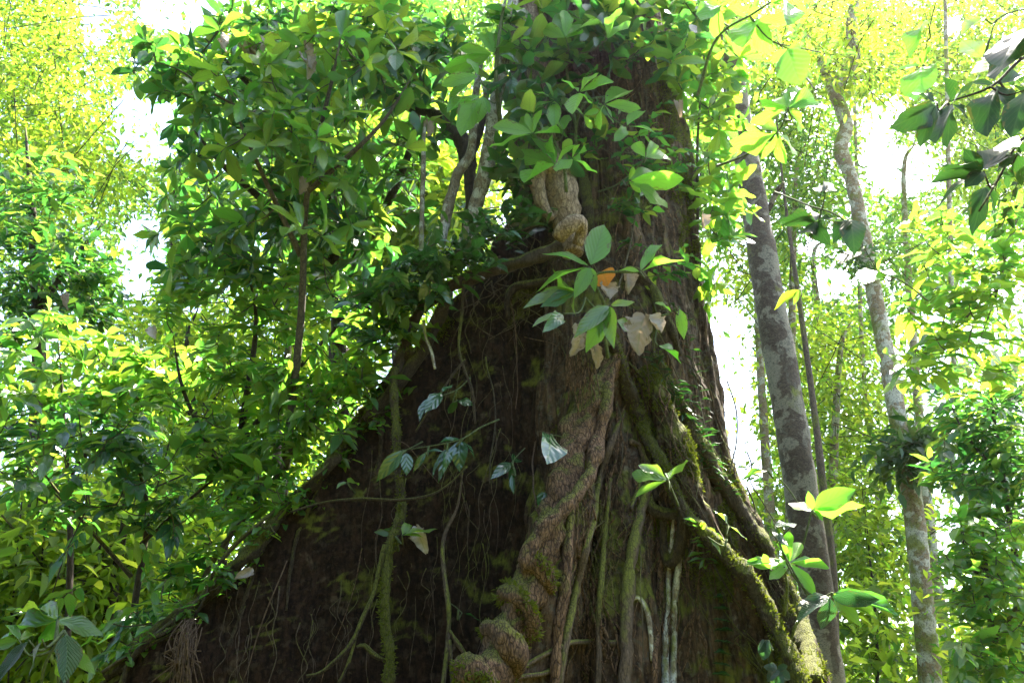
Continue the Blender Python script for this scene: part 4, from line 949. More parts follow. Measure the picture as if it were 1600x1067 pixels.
def alternate(tips, dirs, n0, n1, L, W, length=.35, droop=.5):
    B, D, N, LL, WW = [], [], [], [], []
    for p, d in zip(tips, dirs):
        d = nrm(d * np.array([1, 1, .5]) + rng.normal(0, .25, 3)); side = nrm(np.cross(d, [0, 0, 1.0])); n = int(rng.integers(n0, n1 + 1))
        for k in range(n):
            u = k / max(n - 1, 1); s = 1 if k % 2 else -1
            B.append(p - d * length * (1 - u) * .8 + np.array([0, 0, -.05 * u * length])); dd = nrm(d * (.5 + .6 * u) + side * s * (1 - .6 * u) + np.array([0, 0, -droop * rng.uniform(.3, 1.3)]))
            D.append(dd); N.append(nrm(np.array([0, -.45 * rng.random(), 1.]) + d * .2 + rng.normal(0, .3, 3))); LL.append(L * rng.uniform(.4, 1.2)); WW.append(W * rng.uniform(.85, 1.15))
    return np.array(B), np.array(D), np.array(N), np.array(LL), np.array(WW)
def plant(name, label, cat, stems, radii, blobs, leaf, shape, matname, L, W, mode='whorl', n=(5, 8), group=None, gaps=(), barkm='bark_dark', most=300, lod=1, woodname='branches', length=.35, droop=.5, up=.5, cut_trunk=True, twig=.004):
    stems = [np.array([P(*q) if len(q) == 3 else q for q in s]) for s in stems]
    tips = blob_points(blobs)
    if gaps: tips = gap_filter(tips, gaps)
    if cut_trunk:   # nothing may grow inside the giant trunk
        tips = tips[np.hypot(tips[:, 0] - AX[0], tips[:, 1] - AX[1]) > .85]
    t = thing(name, stems[0][0], label, cat, group)
    mb, dirs = grow(stems, tips, twig)
    for s, r in zip(stems, radii):
        q = spline(s, 30); mb.add(*tube_arr(q, r * np.interp(np.linspace(0, 1, 30), [0, .7, 1], [1, .5, .08]), 9, .08, 3, 8))
    mb.build(woodname, M[barkm], t)
    arrs = whorl(tips, dirs, *n, L, W, up) if mode == 'whorl' else alternate(tips, dirs, *n, L, W, length, droop)
    leaves_split(t, *arrs, shape, matname, most, lod)
    return t

SKYGAPS = [(285, 15, 70, 40), (230, 190, 55, 70), (225, 400, 42, 75), (300, 480, 20, 16), (400, 375, 26, 26), (360, 250, 18, 22), (150, 40, 30, 40), (1140, 590, 46, 130), (1165, 720, 34, 60), (1370, 230, 30, 70), (1415, 265, 50, 45), (1300, 440, 40, 26),
           (1265, 385, 22, 20), (1400, 175, 22, 30), (1490, 40, 22, 20)]
LG = [(285, 15, 62, 50), (225, 400, 40, 70), (390, 375, 22, 24), (200, 200, 80, 90)]
# left: the big whorled tree
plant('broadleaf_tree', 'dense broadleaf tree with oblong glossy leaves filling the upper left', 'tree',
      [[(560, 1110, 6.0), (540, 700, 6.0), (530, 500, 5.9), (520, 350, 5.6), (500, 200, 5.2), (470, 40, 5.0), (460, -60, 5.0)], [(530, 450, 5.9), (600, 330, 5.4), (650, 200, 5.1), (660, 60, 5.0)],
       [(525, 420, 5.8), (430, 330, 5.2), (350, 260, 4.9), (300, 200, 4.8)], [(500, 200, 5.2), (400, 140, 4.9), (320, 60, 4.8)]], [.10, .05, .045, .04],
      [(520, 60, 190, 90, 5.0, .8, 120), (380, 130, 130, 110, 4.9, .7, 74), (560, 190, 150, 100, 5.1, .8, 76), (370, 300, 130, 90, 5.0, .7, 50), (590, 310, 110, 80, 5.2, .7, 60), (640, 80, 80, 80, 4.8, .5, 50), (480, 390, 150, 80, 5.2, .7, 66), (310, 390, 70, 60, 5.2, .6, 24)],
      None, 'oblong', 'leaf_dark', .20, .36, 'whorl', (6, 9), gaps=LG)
plant('broadleaf_tree', 'paler young tree with lit leaves in front of the dense one', 'tree',
      [[(430, 1110, 5.0), (440, 800, 4.8), (470, 500, 4.5), (480, 300, 4.2), (520, 120, 4.0), (540, 20, 4.0)], [(470, 400, 4.4), (400, 250, 4.1), (350, 130, 4.0)], [(480, 300, 4.2), (590, 200, 4.1), (650, 110, 4.1)]], [.035, .02, .02],
      [(370, 110, 70, 70, 4.0, .4, 16), (480, 130, 90, 90, 4.0, .4, 24), (560, 60, 90, 60, 4.0, .4, 18), (440, 230, 100, 70, 4.1, .4, 18), (560, 230, 80, 70, 4.2, .4, 14), (480, 330, 110, 60, 4.3, .4, 14)],
      None, 'oblong', 'leaf_mid', .20, .38, 'whorl', (4, 7), gaps=LG, barkm='twig')
plant('leaning_branch', 'branch with dark leaves reaching into the left sky gap', 'branch',
      [[(420, 190, 4.4), (340, 150, 4.3), (280, 110, 4.2), (235, 95, 4.2)]], [.012],
      [(235, 90, 45, 35, 4.2, .2, 6), (245, 55, 20, 20, 4.2, .1, 2), (290, 130, 40, 40, 4.3, .2, 7)], None, 'oblong', 'leaf_dark', .17, .38, 'whorl', (4, 6), barkm='twig')
# left middle
plant('understorey_shrub', 'tall shrub with grey-sheened leaves between gap and buttress', 'shrub',
      [[(330, 1110, 5.6), (350, 850, 5.4), (380, 650, 5.2), (400, 500, 5.0), (380, 400, 5.0)], [(370, 700, 5.2), (480, 560, 4.9), (560, 480, 4.8)], [(360, 760, 5.3), (290, 620, 5.0), (270, 520, 5.0)]], [.04, .02, .02],
      [(390, 460, 140, 80, 5.0, .6, 40), (520, 480, 110, 80, 5.0, .6, 26), (350, 600, 130, 70, 5.0, .6, 34), (480, 600, 110, 70, 5.0, .5, 28), (570, 560, 50, 60, 4.8, .3, 12), (400, 690, 110, 60, 5.0, .5, 32)],
      None, 'ovate', 'leaf_mid', .15, .42, 'alt', (7, 12), length=.35, gaps=[(225, 400, 42, 85), (295, 480, 16, 16)])
plant('understorey_shrub', 'bright leafed shrub hugging the slope of the left buttress', 'shrub',
      [[(250, 1110, 4.9), (320, 900, 4.8), (420, 760, 4.7), (500, 640, 4.6), (560, 560, 4.5), (640, 450, 4.4)]], [.02],
      [(425, 725, 60, 60, 4.6, .2, 24), (505, 645, 60, 60, 4.5, .2, 26), (570, 570, 50, 50, 4.4, .2, 20), (625, 490, 60, 50, 4.35, .15, 24), (350, 810, 60, 50, 4.7, .3, 14), (270, 900, 50, 50, 4.7, .3, 9), (190, 980, 50, 40, 4.7, .3, 5)],
      None, 'ovate', 'leaf_mid', .15, .34, 'alt', (6, 10), length=.3, barkm='twig')
plant('understorey_shrub', 'glossy dark shrub in the lower left', 'shrub',
      [[(200, 1110, 5.2), (210, 950, 5.1), (230, 800, 5.0), (200, 680, 5.0)], [(220, 850, 5.0), (320, 760, 5.0), (380, 720, 5.0)], [(205, 900, 5.1), (100, 780, 5.0), (40, 700, 4.9)]], [.03, .015, .015],
      [(120, 680, 130, 60, 5.0, .6, 40), (300, 740, 120, 60, 5.0, .5, 34), (120, 770, 130, 50, 5.1, .6, 14), (290, 850, 90, 60, 5.2, .5, 10), (60, 900, 60, 60, 5.0, .4, 3), (200, 990, 70, 40, 5.0, .4, 8)],
      None, 'ovate', 'leaf_dark', .15, .42, 'alt', (9, 14), length=.35)
plant('understorey_shrub', 'light green shrub at the middle of the left edge', 'shrub',
      [[(100, 1110, 6.5), (110, 850, 6.3), (100, 650, 6.2), (90, 520, 6.2)], [(105, 750, 6.2), (200, 620, 6.1), (260, 560, 6.1)]], [.03, .02],
      [(80, 560, 110, 70, 6.2, .6, 45), (210, 600, 100, 60, 6.2, .6, 40), (110, 650, 130, 60, 6.2, .6, 40), (270, 560, 60, 40, 6.2, .4, 16)],
      None, 'oblong', 'leaf_mid', .17, .42, 'whorl', (7, 11), gaps=[(225, 400, 42, 75)])
plant('viny_tree', 'vine-smothered dark tree on the far left edge', 'tree',
      [[(70, 1110, 8.5), (60, 800, 8.3), (60, 500, 8.2), (50, 330, 8.0), (40, 200, 8.0)], [(60, 480, 8.2), (120, 400, 8.0), (160, 350, 8.0)]], [.12, .05],
      [(40, 330, 90, 70, 8.0, .9, 90), (100, 430, 90, 70, 8.0, .9, 90), (30, 480, 80, 60, 8.0, .9, 60), (160, 460, 50, 60, 8.0, .5, 36), (80, 270, 80, 40, 8.0, .8, 30)],
      None, 'ovate', 'leaf_dark', .18, .45, 'alt', (6, 10), length=.4, gaps=[(225, 400, 42, 85)])
# climbing foliage over the trunk top and its left flank
plant('trunk_climber', 'dark climber mantling the top of the giant trunk', 'climber',
      [[(960, 330, 4.35), (950, 200, 4.35), (930, 80, 4.4), (920, -40, 4.5)], [(950, 200, 4.35), (1010, 120, 4.4), (1040, 30, 4.5)], [(930, 120, 4.35), (850, 60, 4.3), (800, 20, 4.3)]], [.015, .01, .01],
      [(900, 40, 130, 60, 4.1, .15, 34), (1000, 60, 80, 70, 4.15, .15, 16), (860, 130, 90, 60, 4.05, .15, 14), (1050, 20, 60, 50, 4.3, .2, 12), (830, 220, 60, 60, 4.1, .12, 8)],
      None, 'oblong', 'leaf_dark', .22, .40, 'whorl', (4, 7), cut_trunk=False)
plant('trunk_climber', 'small glossy creeper at the trunk left below the pale stems', 'climber',
      [[(840, 350, 4.2), (780, 370, 4.2), (720, 390, 4.2), (660, 430, 4.2), (600, 470, 4.3)]], [.012],
      [(790, 340, 55, 28, 4.0, .1, 14), (720, 392, 65, 32, 4.0, .15, 24), (655, 430, 65, 40, 4.1, .15, 28), (595, 475, 60, 50, 4.2, .2, 22), (790, 270, 35, 50, 4.1, .1, 12)],
      None, 'ovate', 'leaf_gloss', .13, .42, 'alt', (6, 9), length=.28, cut_trunk=False, barkm='twig')
plant('trunk_climber', 'leafy climber spilling off the right side of the giant trunk', 'climber',
      [[(1080, 470, 4.9), (1090, 350, 4.8), (1090, 220, 4.8), (1100, 90, 4.8), (1110, -20, 4.8)]], [.015],
      [(1110, 60, 60, 70, 4.8, .3, 24), (1120, 170, 50, 60, 4.8, .3, 20), (1110, 280, 40, 50, 4.7, .2, 14), (1130, 340, 40, 40, 4.7, .2, 9), (1105, 430, 14, 30, 4.7, .1, 3), (1060, 120, 30, 50, 4.4, .1, 7)],
      None, 'oblong', 'leaf_mid', .20, .40, 'whorl', (4, 7), cut_trunk=False, barkm='twig')
plant('trunk_climber', 'thin climber sprinkled with small dark leaves over the middle of the trunk', 'climber',
      [[(960, 470, 4.2), (985, 380, 4.2), (1000, 280, 4.25), (1010, 160, 4.3), (1000, 60, 4.3)], [(1000, 290, 4.25), (930, 230, 4.2), (850, 300, 4.2)]], [.007, .006],
      [(1000, 330, 50, 60, 4.15, .08, 10), (1040, 230, 40, 70, 4.2, .08, 11), (960, 200, 60, 60, 4.1, .08, 12), (1060, 420, 24, 50, 4.2, .05, 5)],
      None, 'ovate', 'leaf_dark', .12, .42, 'alt', (4, 7), length=.22, cut_trunk=False, barkm='twig')
plant('crest_creeper', 'small-leaved creeper trailing down the bare edge of the left buttress', 'creeper',
      [[(160, 1050, 4.3), (250, 985, 4.3), (350, 900, 4.35), (440, 800, 4.4), (520, 712, 4.45), (600, 610, 4.5)]], [.010],
      [(210, 1015, 40, 22, 4.25, .08, 9), (280, 955, 36, 24, 4.25, .08, 10), (340, 900, 34, 26, 4.3, .08, 11), (400, 840, 34, 28, 4.3, .08, 11), (455, 780, 34, 28, 4.35, .08, 12), (520, 705, 34, 30, 4.4, .08, 12), (580, 640, 34, 30, 4.4, .08, 10)],
      None, 'ovate', 'leaf_mid', .085, .45, 'alt', (3, 7), length=.2, cut_trunk=False, barkm='twig', twig=.003)
# the lichen tree and slim tree on the right
def trunk_tree(name, label, pts, barkm, blobs, leafm, L, n_leaf, gaps=(), group=None, limbs=(), shape='ovate', sides=20, clump=.45, W=.45):
    q = np.array([[*P(a, b, Y), r] for a, b, r, Y in pts]); q[:, 3] = [pxr(r_[2], q_[:3]) for r_, q_ in zip(pts, q)]
    g0 = q[0].copy(); g0[2] = -.1; q = np.vstack([g0, q]) if q[0, 2] > 0 else q
    S_ = spline(q, 110); t = thing(name, S_[0, :3], label, 'tree', group)
    mb = MB(); mb.add(*tube_arr(S_[:, :3], S_[:, 3], sides, .07, 4, 5, .015)); mb.build('trunk', M[barkm], t)
    for lb in limbs:
        qq = np.array([[*P(a, b, Y), 0] for a, b, r, Y in lb]); qq[:, 3] = [pxr(l[2], w_[:3]) for l, w_ in zip(lb, qq)]
        s2 = spline(qq, 30); m2 = MB(); m2.add(*tube_arr(s2[:, :3], s2[:, 3], 10, .1, 6, 6)); m2.build('limb', M[barkm], t)
    if blobs: crown(t, blobs, leafm, L, n_leaf, gaps, shape, clump, W)
    return t
def crown(t, blobs, leafm, L, per, gaps=(), shape='ovate', clump=.45, W=.45, lod=2, name='crown', droop=.4):
    c = blob_points(blobs)
    if gaps: c = gap_filter(c, gaps, .04)
    n = len(c) * per; idx = np.repeat(np.arange(len(c)), per)
    off = rng.normal(0, 1, (n, 3)) * clump * np.array([1, 1, .6]) * rng.uniform(.5, 1.3, len(c))[idx][:, None]
    B = c[idx] + off
    if gaps:
        px, py, _ = project(B); m = np.ones(n, bool)
        for (a, b, rx, ry) in gaps: m &= (((px - a) / rx) ** 2 + ((py - b) / ry) ** 2 > .85) | (rng.random(n) < .12)
        B = B[m]; off = off[m]; idx = idx[m]; n = len(B)
    m = np.hypot(B[:, 0] - AX[0], B[:, 1] - AX[1]) > 1.0; B, off = B[m], off[m]; n = len(B)
    D = nrm(nrm(off) * .8 + rng.normal(0, .7, (n, 3)) + np.array([0, 0, -droop])); N = nrm(np.array([0, 0, 1.]) + rng.normal(0, .45, (n, 3)))
    if n and L * F / float(np.median(project(B)[2])) > 19: lod = 1
    mb = MB(); add_leaves(mb, B, D, N, L * rng.uniform(.6, 1.25, n), W, shape, lod)
    # fine twigs inside the clumps
    for p in c[::3]:
        e = p + rng.normal(0, clump, 3) * 1.3; mb2 = tube_arr(np.array([p - (e - p), (p + e) / 2 + rng.normal(0, .05, 3), e]), .006 + L * .02, 3); tw.append(mb2)
    o = mb.build(name, M[leafm], t); tag(o, kind='stuff')
    m3 = MB()
    for a in tw: m3.add(*a)
    tw.clear(); w = m3.build('branches', M['bark_dark'], t); 
    if w: tag(w, kind='stuff')
    return o
tw = []
trunk_tree('lichen_tree', 'tall straight tree with blotched lichen-grey bark right of the giant', [(1306, 1140, 27, 7.6), (1292, 1060, 27, 7.6), (1273, 900, 26, 7.6), (1251, 760, 25, 7.6), (1232, 640, 25, 7.6), (1212, 520, 24, 7.6), (1191, 400, 22, 7.6), (1170, 270, 19, 7.6), (1150, 150, 17, 7.6), (1134, 60, 15, 7.6), (1118, -60, 14, 7.6)],
           'bark_lichen', [(1130, 30, 60, 60, 7.6, .8, 26), (1200, 60, 50, 50, 7.7, .6, 14)], 'leaf_far', .14, 22, limbs=[[(1200, 330, 4, 7.6), (1214, 300, 5, 7.5), (1225, 285, 3, 7.4)]])
trunk_tree('slim_tree', 'slim pale tree with a crooked top near the right sky gap', [(1462, 1140, 17, 10.5), (1452, 1040, 17, 10.5), (1440, 920, 16, 10.5), (1428, 800, 15, 10.5), (1404, 660, 14, 10.5), (1382, 540, 12, 10.5), (1362, 440, 11.5, 10.5), (1345, 350, 11, 10.5), (1330, 280, 10, 10.5), (1314, 235, 11, 10.5), (1322, 195, 10, 10.5), (1302, 140, 9, 10.5)],
           'bark_slim', [(1300, 60, 90, 60, 10.5, 1.2, 60), (1230, 130, 50, 50, 10.8, .8, 24), (1370, 110, 60, 60, 10.8, 1, 34)], 'leaf_yellow', .15, 26, gaps=SKYGAPS,
           limbs=[[(1302, 140, 10, 10.5), (1320, 115, 10, 10.5), (1335, 90, 9, 10.5), (1330, 40, 8, 10.4), (1340, -20, 6, 10.4)], [(1302, 150, 7, 10.5), (1288, 110, 6, 10.6), (1270, 70, 5, 10.7)]])
t = thing('epiphyte_clump', P(1432, 770, 10.3), 'dark epiphyte clump wrapped round the slim pale trunk', 'epiphyte')
crown(t, [(1430, 715, 34, 40, 10.2, .3, 26)], 'leaf_shade', .20, 26, clump=.2, name='foliage')
t = thing('epiphyte_clump', P(1340, 270, 10.3), 'small dark epiphyte tuft on the slim trunk bend', 'epiphyte')
crown(t, [(1345, 408, 12, 14, 10.3, .2, 8)], 'leaf_shade', .14, 20, clump=.12, name='foliage')
# hanging dark trunk with root curtain
trunk_tree('slender_trunk', 'thin brown trunk with hanging roots just right of the lichen tree', [(1312, 1140, 6, 9), (1302, 900, 6, 9), (1286, 760, 6, 9), (1272, 640, 5, 9), (1250, 480, 4, 9), (1225, 300, 2, 9), (1210, 150, 1, 9)], 'bark_vine', None, None, 0, 0)
for k, (x, y) in enumerate([(435, 640), (520, 560), (180, 900), (395, 900), (535, 470)]):
    trunk_tree('slender_trunk', ['thin dark trunk in the lower left thicket', 'dark trunk stump-like behind the left shrubs', 'thin dark trunk near the bottom left corner', 'second thin dark trunk in the lower left thicket', 'dark trunk behind the middle left leaves'][k],
               [(x - 8, 1140, [8, 10, 9, 8, 11][k], 7 + k * .4), (x - 4, 950, 8, 7 + k * .4), (x, y, 7, 7 + k * .4), (x + 16, y - 100, 5, 7 + k * .4), (x + 8, y - 190, 1.2, 7 + k * .4)], 'bark_dark', None, None, 0, 0)
for k, (a, b, r, Y) in enumerate([(1365, 700, 4, 14), (1510, 760, 5, 11.5)]):
    trunk_tree('slender_trunk', ['faint thin trunk left of the slim pale tree', 'thin trunk half hidden in the right shrubs', 'thin far trunk under the right sky gap', 'very thin stem between lichen tree and sky', 'thin stem near the right edge'][k],
               [(a + 30, 1140, r * 1.2, Y), (a + 15, 900, r * 1.1, Y), (a, b, r, Y), (a - 20, b - 200, r * .8, Y), (a - 35, -80, r * .5, Y)], 'bark_slim', None, None, 0, 0)

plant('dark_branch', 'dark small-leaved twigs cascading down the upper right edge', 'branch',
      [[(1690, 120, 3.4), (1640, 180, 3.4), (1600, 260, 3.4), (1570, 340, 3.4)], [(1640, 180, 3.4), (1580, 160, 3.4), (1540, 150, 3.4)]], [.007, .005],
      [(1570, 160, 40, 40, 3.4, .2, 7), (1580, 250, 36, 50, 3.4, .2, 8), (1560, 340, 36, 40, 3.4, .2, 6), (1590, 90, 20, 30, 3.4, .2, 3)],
      None, 'ovate', 'leaf_dark_shaded', .085, .45, 'alt', (3, 6), length=.16, twig=.002)
# background trees right
RG = SKYGAPS
bgR = [
 ('sunlit yellow-green tree filling the strip between giant and lichen tree', (1236, 1110, 12), [(1170, 430, 40, 50, 13, 1.5, 34), (1196, 560, 26, 60, 13, 1.5, 30), (1204, 670, 26, 60, 13, 1.5, 30), (1200, 780, 40, 60, 13, 1.2, 40), (1190, 900, 50, 70, 12, 1, 30)], 'leaf_yellow', .12),
 ('sunlit yellow-green tree right behind the lichen trunk', (1300, 1110, 13), [(1300, 560, 60, 60, 14, 1.5, 60), (1320, 660, 60, 60, 14, 1.5, 60), (1300, 760, 50, 60, 14, 1.5, 50), (1350, 860, 60, 70, 13, 1.5, 50)], 'leaf_yellow', .13),
 ('pale tree crown in haze under the right sky gap', (1400, 1110, 19), [(1260, 430, 60, 50, 19, 2, 40), (1400, 320, 50, 50, 19, 2, 46), (1420, 220, 36, 30, 19, 1.5, 20), (1340, 500, 60, 40, 18, 2, 36), (1440, 420, 50, 60, 18, 2, 40)], 'leaf_far', .16),
 ('bright small-leaved crown across the top right', (1500, 1110, 16), [(1400, 60, 90, 60, 16, 2, 90), (1520, 40, 90, 60, 16, 2, 90), (1480, 130, 90, 60, 16, 2, 80), (1560, 170, 60, 70, 15, 2, 60), (1300, 30, 70, 40, 16, 1.5, 50), (1560, 290, 60, 60, 15, 2, 60), (1250, 60, 50, 60, 15, 1.5, 36)], 'leaf_yellow', .14),
 ('small-leaved green tree left of the crooked slim trunk', (1240, 1110, 12), [(1230, 230, 50, 60, 12, 1, 40), (1270, 300, 40, 50, 12, 1, 34), (1240, 350, 40, 40, 12, 1, 30), (1210, 130, 40, 50, 12, 1, 30), (1380, 390, 30, 40, 12, 1, 16)], 'leaf_far', .12),
]
for lab, basep, blobs, lm, L in bgR:
    b = P(*basep); b[2] = 0
    x0 = blobs[0]; t = trunk_tree('background_tree', lab, [(basep[0], 1110, 9, basep[2]), (basep[0] * .5 + x0[0] * .5, 800, 8, basep[2]), (x0[0] + 12, max(x0[1], 300), 4, basep[2]), (x0[0] + 30, max(x0[1] - 60, 220), 1, basep[2])], 'bark_slim', blobs, lm, L * 1.2, 36, gaps=RG, group=None, sides=10, clump=.42)
# right shrubs with leaves one can tell apart
plant('right_shrub', 'leafy branch arching in from the right edge with lime leaves', 'shrub',
      [[(1680, 200, 5.0), (1590, 340, 5.0), (1560, 450, 5.0), (1520, 560, 5.0)], [(1600, 330, 5.0), (1500, 380, 5.0), (1430, 420, 5.0)], [(1560, 450, 5.0), (1480, 520, 5.0), (1420, 560, 5.0)]], [.015, .008, .008],
      [(1520, 360, 100, 60, 5.0, .5, 28), (1560, 440, 60, 60, 5.0, .5, 20), (1470, 480, 70, 50, 5.0, .4, 16), (1440, 560, 50, 40, 5.0, .3, 10), (1540, 540, 70, 50, 5.1, .5, 18)],
      None, 'ovate', 'leaf_mid', .20, .36, 'alt', (5, 8), length=.35, barkm='twig')
plant('right_shrub', 'dark purplish thicket at the middle of the right edge', 'shrub',
      [[(1600, 1110, 7.0), (1590, 900, 7.0), (1560, 700, 7.0), (1540, 560, 7.0)], [(1570, 750, 7.0), (1510, 680, 7.0), (1480, 620, 7.0)]], [.04, .02],
      [(1540, 620, 90, 70, 7.0, .7, 70), (1520, 710, 76, 60, 7.0, .7, 60), (1570, 760, 60, 70, 7.0, .7, 50)],
      None, 'ovate', 'leaf_dark', .19, .38, 'alt', (5, 9), length=.4)
plant('right_shrub', 'bushy green shrub in the bottom right corner', 'shrub',
      [[(1560, 1140, 6.4), (1550, 1000, 6.4), (1540, 880, 6.4), (1530, 780, 6.4)], [(1550, 950, 6.4), (1510, 860, 6.4), (1500, 820, 6.4)], [(1555, 1000, 6.4), (1620, 900, 6.3)]], [.03, .02, .02],
      [(1540, 840, 80, 60, 6.4, .6, 60), (1560, 930, 70, 60, 6.3, .6, 60), (1500, 900, 40, 60, 6.6, .6, 26), (1550, 1030, 70, 50, 6.2, .6, 50)],
      None, 'ovate', 'leaf_mid', .15, .45, 'alt', (6, 9), length=.32)
plant('right_shrub', 'lime green shrub low between lichen and slim trunks', 'shrub',
      [[(1370, 1140, 12.0), (1370, 1000, 12.0), (1360, 880, 12.0), (1350, 780, 12.0)]], [.03],
      [(1350, 760, 50, 60, 12.2, .8, 40), (1370, 860, 70, 60, 12.2, .8, 60), (1370, 960, 70, 60, 12.0, .8, 60), (1430, 1040, 80, 40, 11.8, .8, 60), (1340, 1030, 40, 50, 12.0, .8, 30)],
      None, 'ovate', 'leaf_yellow', .18, .42, 'alt', (6, 9), length=.4, most=200)
# background trees left
bgL = [
 ('bright small-leaved tree in the upper left corner', (60, 1110, 13), [(60, 60, 90, 80, 13, 1.5, 80), (50, 170, 80, 70, 13, 1.5, 70), (150, 60, 50, 60, 13, 1.5, 30), (90, 250, 80, 60, 13, 1.5, 50), (170, 230, 40, 60, 13, 1, 18), (30, 330, 60, 60, 13, 1.5, 40)], 'leaf_yellow', .14),
 ('hazy small-leaved tree behind the left sky gap', (300, 1110, 16), [(260, 270, 50, 40, 16, 1.5, 20), (170, 330, 50, 60, 16, 1.5, 26), (310, 380, 60, 50, 16, 1.5, 44), (280, 460, 70, 50, 15, 1.5, 50), (350, 330, 50, 60, 16, 1.5, 30), (180, 110, 50, 40, 16, 1.5, 12)], 'leaf_far', .15),
 ('sunlit yellow bush glowing low on the left', (120, 1110, 10), [(60, 840, 90, 60, 8.5, 1, 70), (150, 880, 80, 60, 8.5, 1, 70), (90, 940, 110, 60, 8.5, 1, 60), (230, 930, 70, 70, 10, 1, 50), (230, 800, 70, 60, 10, 1, 40), (100, 1020, 140, 40, 9, 1, 50)], 'leaf_yellow', .15),
 ('sunlit undergrowth tree behind the middle left shrubs', (330, 1110, 11), [(280, 540, 90, 50, 12, 1.2, 60), (400, 600, 90, 60, 12, 1.2, 60), (250, 640, 100, 60, 12, 1.2, 60), (400, 720, 90, 70, 11, 1.2, 60), (280, 760, 100, 60, 11, 1.2, 60), (480, 500, 90, 60, 12, 1.2, 60), (600, 420, 80, 60, 11, 1, 50)], 'leaf_yellow', .14),
 ('yellow-green tree glimpsed behind the pale stems', (650, 1110, 10), [(600, 280, 80, 70, 10, 1.2, 70), (680, 260, 60, 90, 10, 1, 60), (690, 360, 60, 50, 10, 1, 40), (520, 330, 80, 60, 11, 1, 50), (560, 400, 80, 50, 11, 1, 40)], 'leaf_yellow', .16),
 ('tall dark-green tree standing far behind the broadleaf tree', (450, 1110, 14), [(450, 200, 140, 120, 15, 2, 110), (560, 60, 130, 80, 15, 2, 90), (700, 80, 80, 90, 14, 2, 60), (380, 320, 90, 70, 15, 2, 40)], 'leaf_far', .17),
 ('broad crown behind the trunk at the top', (1000, 1110, 14), [(1080, 40, 60, 60, 13, 1.5, 40), (1110, 180, 40, 80, 13, 1.5, 36), (1100, 330, 30, 70, 13, 1, 20), (760, 30, 60, 60, 13, 1.5, 30)], 'leaf_far', .15),
]
for lab, basep, blobs, lm, L in bgL:
    x0 = blobs[0]
    trunk_tree('background_tree', lab, [(basep[0], 1110, 9, basep[2]), (basep[0] * .5 + x0[0] * .5, max(700, x0[1]), 8, basep[2]), (x0[0] + 12, max(x0[1], 300), 4, basep[2]), (x0[0] + 30, max(x0[1] - 60, 220), 1, basep[2])], 'bark_dark', blobs, lm, L * 1.2, 38, gaps=SKYGAPS, sides=10, clump=.42)

# far wood that reads as one mass, all round the clearing; closes the horizon
def mass(name, label, n, x0, x1, y0, y1, zf, L, matn, gaps=SKYGAPS, keepf=None, W=.5, seed=0):
    X = rng.uniform(x0, x1, n); Y = rng.uniform(y0, y1, n); Z = rng.random(n) ** 1.2 * zf
    p = np.stack([X, Y, Z], 1); nn = fbm(p * np.array([.35, .35, .3]) + seed, 3); p = p[nn > -.15]
    px, py, dep = project(p); m = np.ones(len(p), bool)
    for (a, b, rx, ry) in gaps: m &= (((px - a) / rx) ** 2 + ((py - b) / ry) ** 2 > 1) | (dep < 0) | (rng.random(len(p)) < .1)
    p = p[m]; k = len(p)
    mb = MB(); add_leaves(mb, p, nrm(rng.normal(0, 1, (k, 3)) + np.array([0, 0, -.4])), nrm(np.array([0, 0, 1.]) + rng.normal(0, .5, (k, 3))), L * rng.uniform(.6, 1.3, k), W, 'ovate', 2)
    o = mb.build(name, M[matn]); tag(o, label, 'woodland', kind='stuff'); return o
mass('far_woodland', 'hazy far forest closing the view behind all trees', 185000, -30, 30, 19, 32, 36, .34, 'leaf_far')
mass('undergrowth', 'low leafy undergrowth covering the forest floor behind the giant', 50000, -14, 14, 9, 19, 3.2, .20, 'leaf_yellow', gaps=())
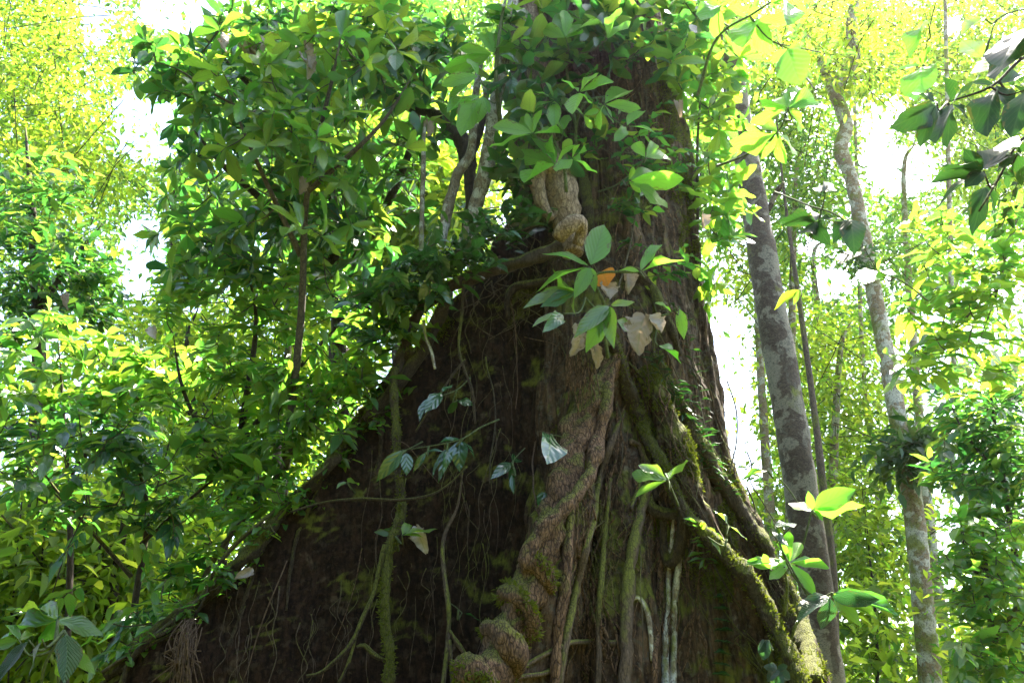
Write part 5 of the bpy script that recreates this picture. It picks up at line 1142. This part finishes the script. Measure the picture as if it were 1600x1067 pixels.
# unseen canopy added behind and above the photographer to shade the front faces
def shell(n, seed):
    a = rng.uniform(0, 2 * np.pi, n); el = np.arcsin(rng.uniform(.0, .99, n)); r = rng.uniform(9, 15, n)
    p = np.stack([np.cos(a) * np.cos(el) * r, np.sin(a) * np.cos(el) * r, np.sin(el) * r], 1)
    return p
p = shell(60000, 3)
px, py, dep = project(p); vis = (dep > 0) & (px > -500) & (px < 2100) & (py > -450)
p = p[(~vis)]
back = p[:, 1] < 2; nn = fbm(p * .4, 3)
sd_ = np.array(sdir); ang_s = nrm(p) @ sd_
elv = p[:, 2] / np.linalg.norm(p, axis=1)
open_ = (elv > .52) & (nrm(p) @ nrm(np.array([.55, -.45, .8])) > .62)  # opening cut in the added canopy so skylight falls from behind right
p = p[(nn > np.where(p[:, 1] < 2, -.5, -.1)) & (ang_s < .80) & ((p[:, 1] < 4) | (ang_s < .4)) & ~(open_ & (nn < .9))]
mb = MB(); add_leaves(mb, p, nrm(rng.normal(0, 1, p.shape) + np.array([0, 0, -.3])), nrm(np.array([0, 0, 1.]) + rng.normal(0, .6, p.shape)), .55 * rng.uniform(.6, 1.3, len(p)), .5, 'ovate', 2)
o = mb.build('shade_canopy', M['leaf_shade']); tag(o, 'unseen canopy added around the viewer for shade, cut open to sky and sun', 'canopy', kind='stuff')
print('objects', len(bpy.data.objects), 'tris', sum(len(m.polygons) for m in bpy.data.meshes))


hx = MB()
a, b, c_, d, e, f = -330, 330, -330, 640, -1.6, 42
hx.add(np.array([[x, y, z] for z in (e, f) for y in (c_, d) for x in (a, b)], float), [np.array([[0, 2, 3, 1], [4, 5, 7, 6], [0, 1, 5, 4], [2, 6, 7, 3], [0, 4, 6, 2], [1, 3, 7, 5]])])
hm, ht = mat('haze'); g = NT(ht); pv = g.n('ShaderNodeVolumePrincipled'); pv.inputs['Density'].default_value = .0003; pv.inputs['Color'].default_value = (.95, .97, 1, 1)
pv.inputs['Anisotropy'].default_value = .6
out = g.n('ShaderNodeOutputMaterial'); g.l(pv.outputs[0], out.inputs['Volume'])
o = hx.build('haze', hm, smooth=False); tag(o, 'thin bright haze in the forest air', 'haze', kind='stuff')
